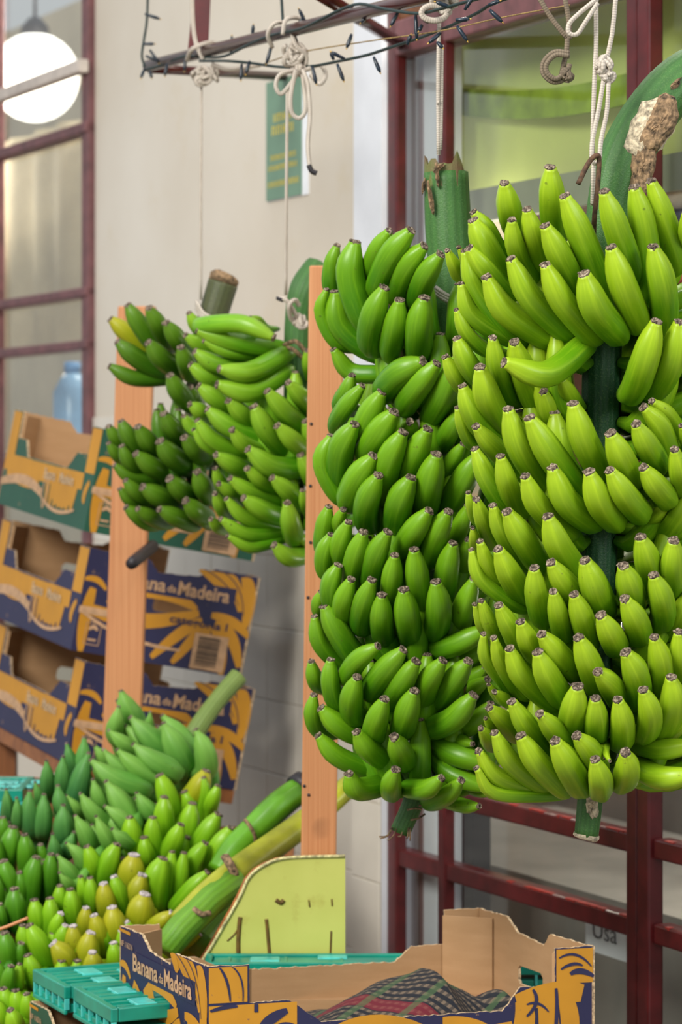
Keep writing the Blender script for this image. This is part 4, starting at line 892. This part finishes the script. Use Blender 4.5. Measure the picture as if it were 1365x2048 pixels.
def cardboard_box(O, U, V, H3, L, W, H, base, label, group, flip, nif=False, seed=0):
    U, V, H3 = U.normalized(), V.normalized(), H3.normalized()
    t = thing('cardboard_box', O, label, 'box', group); k = H/.2; T = .0045
    lp = [(0, 0), (L, 0), (L, .2*k), (0, .2*k)] if L < .3 else [(0, 0), (L, 0), (L, .2*k), (L-.064, .2*k), (L-.064, .144*k), (L-.12, .144*k), (L-.148, .11*k), (.172, .11*k), (.124, .144*k), (.063, .144*k), (.063, .2*k), (0, .2*k)]
    x = W/.382
    sp = [(0, 0), (W, 0), (W, .2*k), (.28*x, .202*k), (.245*x, .182*k), (.155*x, .176*k), (.135*x, .197*k), (0, .2*k)]
    hole = [(.162*x, .102*k), (.235*x, .102*k), (.240*x, .108*k), (.240*x, .126*k), (.235*x, .131*k), (.165*x, .131*k), (.158*x, .124*k), (.158*x, .108*k)]
    nU = U-V*U.dot(V); nV = V-U*V.dot(U); nU.normalize(); nV.normalize()
    front = panel('side_panel', torn(lp, seed), [], O, U, H3, nV, T, t, base)
    lpb = [(a, b+.010*k) if abs(b-.11*k) < .002 else (a, b) for a, b in lp]
    panel('side_panel', torn(lpb, seed+1), [], O+V*W, U, H3, -nV, T, t, base)
    end = panel('end_panel', torn(sp, seed+2), [hole], O, V, H3, nU, T, t, base)
    panel('end_panel', torn(sp, seed+3), [hole], O+U*L, V, H3, -nU, T, t, base)
    m_ = MB(); m_.box(O+U*T+V*T, U*(L-2*T), V*(W-2*T), H3*T); m_.build('bottom_panel', M['kraft'], t)
    fl = min(.062, L*.28)
    for ca, cb, da, db in ((T, T, fl, .05), (L-T, T, -fl, .05), (T, W-T, fl, -.05), (L-T, W-T, -fl, -.05)):
        p0 = O+U*(ca+da)+V*cb; p1 = O+U*ca+V*(cb+db); dd = (p1-p0); nn = dd.cross(H3).normalized()*T
        m_ = MB(); m_.box(p0, dd, H3*(.192*k), nn); m_.build('corner_flap', M['kraft'], t)
    # prints: end panel
    if flip: fe = lambda a, b, l=1: O+V*(W-a)+H3*b-nU*(.0005*l)
    else: fe = lambda a, b, l=1: O+V*a+H3*b-nU*(.0005*l)
    y = [crescent((.245, .2), (.30, .19), (.335, .142), .030), crescent((.29, .2), (.335, .19), (.352, .128), .026), crescent((.345, .2), (.375, .17), (.368, .10), .030),
         crescent((.022, .125), (.012, .07), (.02, .0), .026), crescent((.0, .14), (.03, .15), (.05, .125), .012), crescent((.062, .115), (.125, .08), (.11, .0), .038, taper=.5),
         crescent((.135, .13), (.20, .145), (.255, .118), .022), crescent((.01, .088), (.13, .055), (.262, .112), .03),
         crescent((.272, .098), (.235, .08), (.175, .012), .024), crescent((.276, .095), (.262, .06), (.222, .008), .022), crescent((.285, .092), (.29, .05), (.268, .004), .022),
         crescent((.298, .092), (.33, .06), (.335, .0), .026), crescent((.302, .1), (.35, .09), (.372, .02), .026), crescent((.29, .112), (.35, .112), (.382, .08), .02)]
    if nif: y += [crescent((.125, .128), (.165, .07), (.150, .0), .05, taper=.5), crescent((.365, .15), (.372, .08), (.355, .0), .03, taper=.7), crescent((.20, .10), (.225, .06), (.19, .0), .04, taper=.5), crescent((.235, .2), (.25, .185), (.262, .172), .02, taper=.6), rect(.0, .05, .192, .197)]
    sx = lambda p: [(a*x, b*k) for a, b in p]
    decal('printed_bananas', [sx(p) for p in y], fe, M['yellow'], end, (0, W, 0, H*.985), 1)
    decal('printed_band', [sx([(.052, .134), (.335, .134), (.335, .17), (.052, .17)])], fe, base, end, None, 2)
    decal('printed_lines', [sx(crescent(*q, .002, taper=.5)) for q in (((.255, .198), (.31, .185), (.345, .14)), ((.30, .198), (.35, .18), (.36, .12)), ((.08, .11), (.115, .07), (.115, .01)))], fe, M['navy_line'] if not base == M['green_ink'] else base, end, None, 3.4)
    lettering('Banana', .037*k, .112*x, lambda a, b: fe(a, b, 4), M['tan_ink'], end, 'lettering', .0010, .066*x, .141*k)
    lettering('da', .02*k, .02*x, lambda a, b: fe(a, b, 4), M['tan_ink'], end, 'lettering', .0003, .182*x, .143*k)
    lettering('Madeira', .037*k, .116*x, lambda a, b: fe(a, b, 4), M['tan_ink'], end, 'lettering', .0010, .206*x, .141*k)
    if nif: lettering('NIF 116216', .0125, .058, lambda a, b: fe(a, b, 4), M['tan_ink'], end, 'lettering', .0001, .006, .171)
    else:
        lettering('categoria I', .021*k, .13*x, lambda a, b: fe(a, b, 5), base, end, 'lettering', .0004, .20*x, .086*k)
        decal('printed_swoosh', [sx(crescent((.0, .082), (.09, .03), (.235, .034), .007, taper=.6))], fe, M['tan_ink'], end, None, 3)
        decal('barcode_label', [sx(rect(.262, .338, .004, .074))], fe, M['tan_ink'], end, None, 4.2)
        bb = []; yy = .012; rb = random.Random(4)
        while yy < .066:
            h_ = rb.choice((.0012, .002, .0032)); bb.append(sx(rect(.272, .32, yy, yy+h_))); yy += h_+rb.choice((.0010, .0018))
        decal('barcode', bb, fe, M['black'], end, None, 5)
        decal('printed_logo', [sx(q) for q in (rect(.022, .056, .058, .0595), rect(.022, .056, .016, .0175), rect(.022, .0235, .016, .0595), rect(.0545, .056, .016, .0595), rect(.03, .048, .024, .028), crescent((.03, .045), (.039, .058), (.048, .045), .008))], fe, M['tan_ink'], end, None, 4)
        decal('printed_strip', [sx(rect(0, .066, .074, .088))], fe, M['tan_ink'], end, None, 3.5)
    # prints: long side; a runs from the near corner
    if not flip: fs = lambda a, b, l=1: O+U*a+H3*b-nV*(.0005*l)
    else: fs = lambda a, b, l=1: O+U*a+H3*b-nV*(.0005*l)
    if flip:
        ys = [rect(.01, .09, .03, .15)] if L < .3 else [rect(.002, .06, .146*k, .198*k), rect(.002, .135, .085*k, .142*k), rect(.002, .10, .0, .086*k), crescent((.02, .06), (.1, .03), (.15, .0), .05), crescent((.18, .085), (.24, .115), (.33, .09), .03), crescent((.16, .06), (.26, .09), (.34, .02), .03),
              rect(L-.062, L-.003, .146*k, .198*k), crescent((L-.125, .12), (L-.06, .14), (L-.02, .13), .034, taper=.7), crescent((L-.115, .125), (L-.10, .06), (L-.17, .02), .035, taper=.6), crescent((L-.08, .13), (L-.065, .06), (L-.085, .0), .034, taper=.6), crescent((L-.05, .13), (L-.03, .08), (L-.05, .05), .03, taper=.6),
              crescent((.36, .1), (.40, .1), (.43, .085), .016, taper=.7), crescent((.34, .07), (.40, .07), (.47, .09), .02)]
        decal('printed_bananas', ys, fs, M['yellow'], front, (0.001, L-.001, 0, .198*k), 1)
        ln = [crescent((.018, .198), (.032, .18), (.034, .148), .004, taper=.4), crescent((.036, .199), (.056, .185), (.053, .147), .0025, taper=.5), crescent((.004, .135), (.03, .142), (.045, .14), .006, taper=.3), rect(.07, .076, .130, .142), crescent((.04, .09), (.07, .105), (.10, .09), .012, taper=.2),
              crescent((.08, .105), (.092, .12), (.12, .13), .016, taper=.3), crescent((.1, .1), (.12, .11), (.145, .09), .02, taper=.3), crescent((L-.1, .14), (L-.085, .12), (L-.11, .1), .006, taper=.4), crescent((L-.063, .14), (L-.058, .1), (L-.07, .03), .006, taper=.5), crescent((L-.058, .185), (L-.03, .2), (L-.006, .17), .004, taper=.3), crescent((L-.055, .168), (L-.035, .18), (L-.02, .172), .005, taper=.3), crescent((L-.04, .16), (L-.025, .17), (L-.002, .155), .009, taper=.3), crescent((L-.11, .118), (L-.09, .125), (L-.075, .105), .004, taper=.3)]
        if L > .3: decal('printed_lines', ln, fs, M['navy_line'], front, (0.001, L-.001, 0, .198*k), 3)
    else:
        ys = [rect(.003, .06, .11*k, .198*k), rect(.06, .2, .075*k, .108*k), crescent((.1, .075), (.16, .05), (.24, .075), .06, taper=.6)]+[crescent((.09+i*.03, .10), (.10+i*.028, .06), (.105+i*.026, .03), .022, taper=.5) for i in range(7)]+[rect(.2, .40, .07*k, .107*k), rect(.40, .58, .075*k, .108*k), rect(.52, .575, .1*k, .198*k), crescent((.02, .1), (.05, .07), (.03, .055), .02), crescent((.33, .07), (.43, .08), (.55, .08), .05)]
        decal('printed_bananas', ys, fs, M['yellow'], front, (0.001, L-.001, 0, .198*k), 1)
        decal('printed_swoosh', [crescent((.08, .035), (.2, .005), (.30, .045), .008, taper=.5), crescent((.30, .05), (.42, .085), (.58, .05), .022, taper=.6)]+[crescent(*q, .006, taper=.8) for q in (((.275, .02), (.25, .06), (.275, .09)), ((.275, .09), (.31, .06), (.275, .02)))], fs, M['tan_ink'], front, None, 2.5)
        lettering('Madeira', .03*k, .09, lambda a, b: fs(.20-a, b, 4), M['kraft_edge'], front, 'lettering', .0007, 0, .078*k)
        lettering('Banana', .03*k, .075, lambda a, b: fs(.30-a, b, 4), M['kraft_edge'], front, 'lettering', .0007, 0, .078*k)
    return t
fb = cardboard_box(Vector((-.1945, 4.0, .652)), Vector((.961, .276, 0)), Vector((-.407, .914, 0)), UP, .6026, .382, .2, M['navy'], 'open ochre and navy cardboard banana box holding a tartan cloth', None, True, True, 5)
roll = Matrix.Rotation(math.radians(11.0), 3, 'Y')
SU = roll @ Vector((-SA, CA, 0)); SV = roll @ Vector((math.cos(.30), math.sin(.30), 0)); SH = roll @ UP
gs = 'cardboard boxes stacked by the wall'
def stackbox(px, py, base, lb, sd): return cardboard_box(P(px, py, 5.60), SU, SV, SH, .58, .365, .212, base, lb, gs, False, False, sd)
stackbox(132, 1528, M['navy'], 'navy printed banana box at the bottom of the tilted stack', 11)
stackbox(142, 1300, M['navy'], 'navy printed banana box in the middle of the tilted stack', 12)
stackbox(136+32, 1062, M['green_ink'], 'green printed banana box on top of the tilted stack', 13)
cardboard_box(Vector((-.362, 4.11, .522)), Vector((.961, .276, 0)), Vector((-.407, .914, 0)), UP, .10, .34, .196, M['green_ink'], 'green printed cardboard box under the teal crate', None, True, True, 21)

# ------------------------------------------------------------------ tartan cloth in the box
def tartan():
    t = NT('tartan_cloth'); uvn = t.n('UVMap'); sp = t.n('SeparateXYZ'); t.l(uvn.outputs[0], sp.inputs[0])
    def bands(c, sc_, th): return t.math('GREATER_THAN', t.math('SINE', t.math('MULTIPLY', c, sc_*2.6)), th)
    u, v = sp.outputs[0], sp.outputs[1]
    b = t.mix(t.math('MULTIPLY', bands(u, 160, .1), .5), (24, 27, 36), (150, 128, 104))
    b = t.mix(t.math('MULTIPLY', bands(v, 160, .0), .7), b, (30, 32, 38))
    b = t.mix(t.math('MULTIPLY', bands(u, 13, .86), .7), b, (120, 24, 40))
    b = t.mix(t.math('MULTIPLY', bands(v, 26, .86), .6), b, (70, 96, 60))
    t.col(b); t.rough(.95); w_ = t.n('TexWave'); w_.inputs['Scale'].default_value = 260; t.l(uvn.outputs[0], w_.inputs[0]); t.bump(w_.outputs['Fac'], .4, .001); return t.m
Ub = Vector((.961, .276, 0)); Vb = Vector((-.407, .914, 0)); O0 = Vector((-.1945, 4.0, .652))
nx, ny = 70, 40; v = []; f = []; uv = []
for j in range(ny+1):
    for i in range(nx+1):
        a = .10+.44*i/nx; b = .02+.30*j/ny
        da = (a-.415)/(.20 if a < .415 else .065)
        h = .052+.100*max(0, 1-abs(da))**.85*math.exp(-((b-.17)/.12)**2)+.064*math.exp(-((a-.515)/.05)**2-((b-.12)/.10)**2)
        h += .012*math.sin(a*60+b*30)*math.exp(-((a-.51)/.07)**2)+.005*math.sin(a*30-b*40)+.004*noise.noise(Vector((a*30, b*30, 0)))
        h *= min(1, i/5, (nx-i)/5, j/4+.25, (ny-j)/4+.1); h = max(h, .007)
        v.append(O0+Ub*a+Vb*b+UP*h); uv.append((a*1.0+b*.7, b*1.0-a*.7+h*.8))
for j in range(ny):
    for i in range(nx): q = j*(nx+1)+i; f.append((q, q+1, q+nx+2, q+nx+1))
cl = obj('tartan_cloth', v, f, tartan(), None, True, uv); md = cl.modifiers.new('s', 'SOLIDIFY'); md.thickness = .003
tag(cl, 'crumpled dark tartan cloth with red stripes lying in the open banana box', 'cloth')

# ------------------------------------------------------------------ lime board
outl = [(691, 1712), (600, 1714), (560, 1718), (535, 1727), (512, 1741), (495, 1760), (484, 1785), (470, 1812), (448, 1850), (425, 1890), (400, 1930), (380, 1975), (380, 2010), (691, 2010)]
Db = 4.605
br = thing('sign_board', P(540, 2010, Db), 'lime painted board with a curved brown edge and dark drips', 'board')
v = [P(x, y, Db) for x, y in outl]; n = len(v); v += [p+Vector((-.006, .018, 0)) for p in v]
tri = tessellate_polygon([[Vector((x, -y, 0)) for x, y in outl]])
f = [tuple(q) for q in tri]+[tuple(i+n for i in reversed(q)) for q in tri]; m = [0]*len(tri)*2
for i in range(n): f.append((i, (i+1) % n, (i+1) % n+n, i+n)); m.append(1)
obj('panel', v, f, None, br, False, None, m, [M['board'], M['board_edge']])
rim = [P(x, y, Db-.002) for x, y in outl[:12]]
rope_part('worn_edge', rim, .0026, simple('worn_cream_edge', (206, 196, 140), .8, .35, 160), br, n=60, seg=6)
for s_, r in (('533 1838 0;535 1856 0;537 1880 0;540 1912 0', .0021), ('481 1834 0;479 1850 0;477 1880 0;477 1910 0', .0026), ('663 1862 0;662 1890 0;661 1910 0', .0012), ('480 1850 0;470 1868 0;455 1882 0', .001), ('552 1800 0;562 1806 0;568 1800 0', .0026), ('664 1798 0;665 1812 0', .001), ('618 1800 0;620 1814 0', .001)):
    pts = [P(float(q.split()[0]), float(q.split()[1]), Db-.0002) for q in s_.split(';')]
    o = rope_part('drip_stain', pts, r*1.45, M['stain'], br, seg=6)

# ------------------------------------------------------------------ teal folding crates
ZC = .766
def crate(name, label, O, A, B, h, hi=True):
    A, B = Vector(A), Vector(B); t = thing(name, O-UP*h, label, 'crate', None); la, lb_ = A.length, B.length; a, b = A/la, B/lb_
    def bx(nm, a0, a1, b0, b1, z0, z1, m='teal', par=t, bev=.002):
        q = MB(); q.box(O+a*a0+b*b0+UP*(z0-h), a*(a1-a0), b*(b1-b0), UP*(z1-z0)); o = q.build(nm, M[m], par); md = o.modifiers.new('b', 'BEVEL'); md.width = bev; md.segments = 2; return o
    bx('tray_base', .004, la-.004, .004, lb_-.004, .002, h*.35)
    bx('rim', 0, la, 0, .012, h*.55, h); bx('rim', 0, la, lb_-.012, lb_, h*.55, h); bx('rim', 0, .012, .012, lb_-.012, h*.55, h); bx('rim', la-.012, la, .012, lb_-.012, h*.55, h)
    bx('lower_rail', 0, la, 0, .006, 0, h*.16); bx('lower_rail', 0, .006, 0.006, lb_-.006, 0, h*.16)
    k = max(5, int(la/.035))
    for i in range(k+1): bx('rib', (la-.005)*i/k, (la-.005)*i/k+.005, .001, .009, h*.16, h*.56, 'teal_light', bev=.0008)
    k2 = max(5, int(lb_/.035))
    for i in range(1, k2+1): bx('rib', .001, .009, (lb_-.005)*i/k2, (lb_-.005)*i/k2+.005, h*.16, h*.56, 'teal_light', bev=.0008)
    # folded side flaps on top with raised latches
    pn = bx('folded_flap', .014, la*.52, .016, lb_-.016, h*.62, h*.92); pn2 = bx('folded_flap', la*.54, la-.014, .016, lb_-.016, h*.58, h*.86)
    for fa, fb in ((.12, .3), (.3, .6), (.62, .3), (.8, .65)):
        bx('latch', la*fa, la*fa+.05, lb_*fb, lb_*fb+.035, h*.86, h*.98, 'teal_light', bev=.003)
    for i in range(6): bx('ridge', la*.06+i*la*.15, la*.06+i*la*.15+.006, .02, lb_-.02, h*.80, h*.95, bev=.001)
    return t
crate('folded_crate', 'teal plastic folding crate, folded flat, farther of the two beside the open banana box', Vector((-.4985, 4.44, ZC)), Vector((.066, -.145, 0)), Vector((.19, .085, 0)), .045)
crate('folded_crate', 'nearer teal folded crate beside the open banana box', Vector((-.418, 4.283, ZC+.002)), Vector((.074, -.17, 0)), Vector((.145, .066, 0)), .048)
crate('folded_crate', 'teal folded crate behind the open banana box, below the lime board', Vector((-.225, 4.505, ZC-.002)), Vector((.62, .0, 0)), Vector((-.0, .088, 0)), .045)
crate('folded_crate', 'teal crate peeking out behind the blue green plantains', Vector(((-60-CX)/F*5.05, 5.02, .985)), Vector((.10, -.0, 0)), Vector((0, .2, 0)), .05)
# ------------------------------------------------------------------ stand under the goods
st = thing('display_stand', Vector((-.3, 4.7, 0)), 'brown timber stand that carries the heap of bananas', 'stand')
def hx(nm, c, mat, par): q = MB(); q.hexa([Vector(p) for p in c]); return q.build(nm, mat, par)
hx('sloping_top', [(-1.15, 4.36, .55), (-.09, 4.36, .55), (-.09, 5.33, .84), (-1.15, 5.33, .84), (-1.15, 4.36, .585), (-.09, 4.36, .585), (-.09, 5.33, .875), (-1.15, 5.33, .875)], M['wood_brown'], st)
hx('front_shelf', [(-1.15, 3.9, .49), (.55, 3.9, .49), (.55, 4.58, .49), (-1.15, 4.58, .49), (-1.15, 3.9, .52), (.55, 3.9, .52), (.55, 4.58, .52), (-1.15, 4.58, .52)], M['wood_brown'], st)
hx('back_board', [(-1.3, 5.44, .3), (-.25, 5.44, .3), (-.25, 5.47, .3), (-1.3, 5.47, .3), (-1.3, 5.44, 1.0), (-.25, 5.44, .93), (-.25, 5.47, .93), (-1.3, 5.47, 1.0)], M['wood_brown'], st)
for x, y, zt in ((-1.12, 3.93, .49), (.48, 3.93, .49), (-1.12, 4.5, .49), (.48, 4.5, .49), (-1.12, 5.26, .82), (-.15, 5.26, .82)):
    q = MB(); q.box((x, y, 0), (.05, 0, 0), (0, .05, 0), (0, 0, zt)); q.build('leg', M['wood_brown'], st)
# low carton row that carries the open box
q = MB(); q.box((-.20, 4.01, .52), (.58, .165, 0), (-.13, .30, 0), (0, 0, .13)); o = q.build('carton', M['kraft']); tag(o, 'plain brown carton under the open banana box', 'carton')
q = MB(); q.box((-.21, 4.42, .52), (.60, 0, 0), (0, .15, 0), (0, 0, .20)); o = q.build('carton', M['kraft']); tag(o, 'plain brown carton under the teal crate by the lime board', 'carton')
# tilted rest under the stacked boxes
O3 = P(132, 1528, 5.60); rs = thing('box_rest', Vector((O3.x, O3.y, 0)), 'sloping brown wooden rest under the tilted box stack', 'rest')
q = MB(); q.box(O3-SH*.03+SV*.002, SU*.58, SV*.36, SH*.028); q.build('sloping_top', M['wood_brown'], rs)
for a, b in ((.03, .02), (.5, .02), (.03, .30), (.5, .30)):
    p = O3-SH*.032+SU*a+SV*b; q = MB(); q.box((p.x, p.y, 0), (.04, 0, 0), (0, .04, 0), (0, 0, p.z-.008)); q.build('leg', M['wood_brown'], rs)
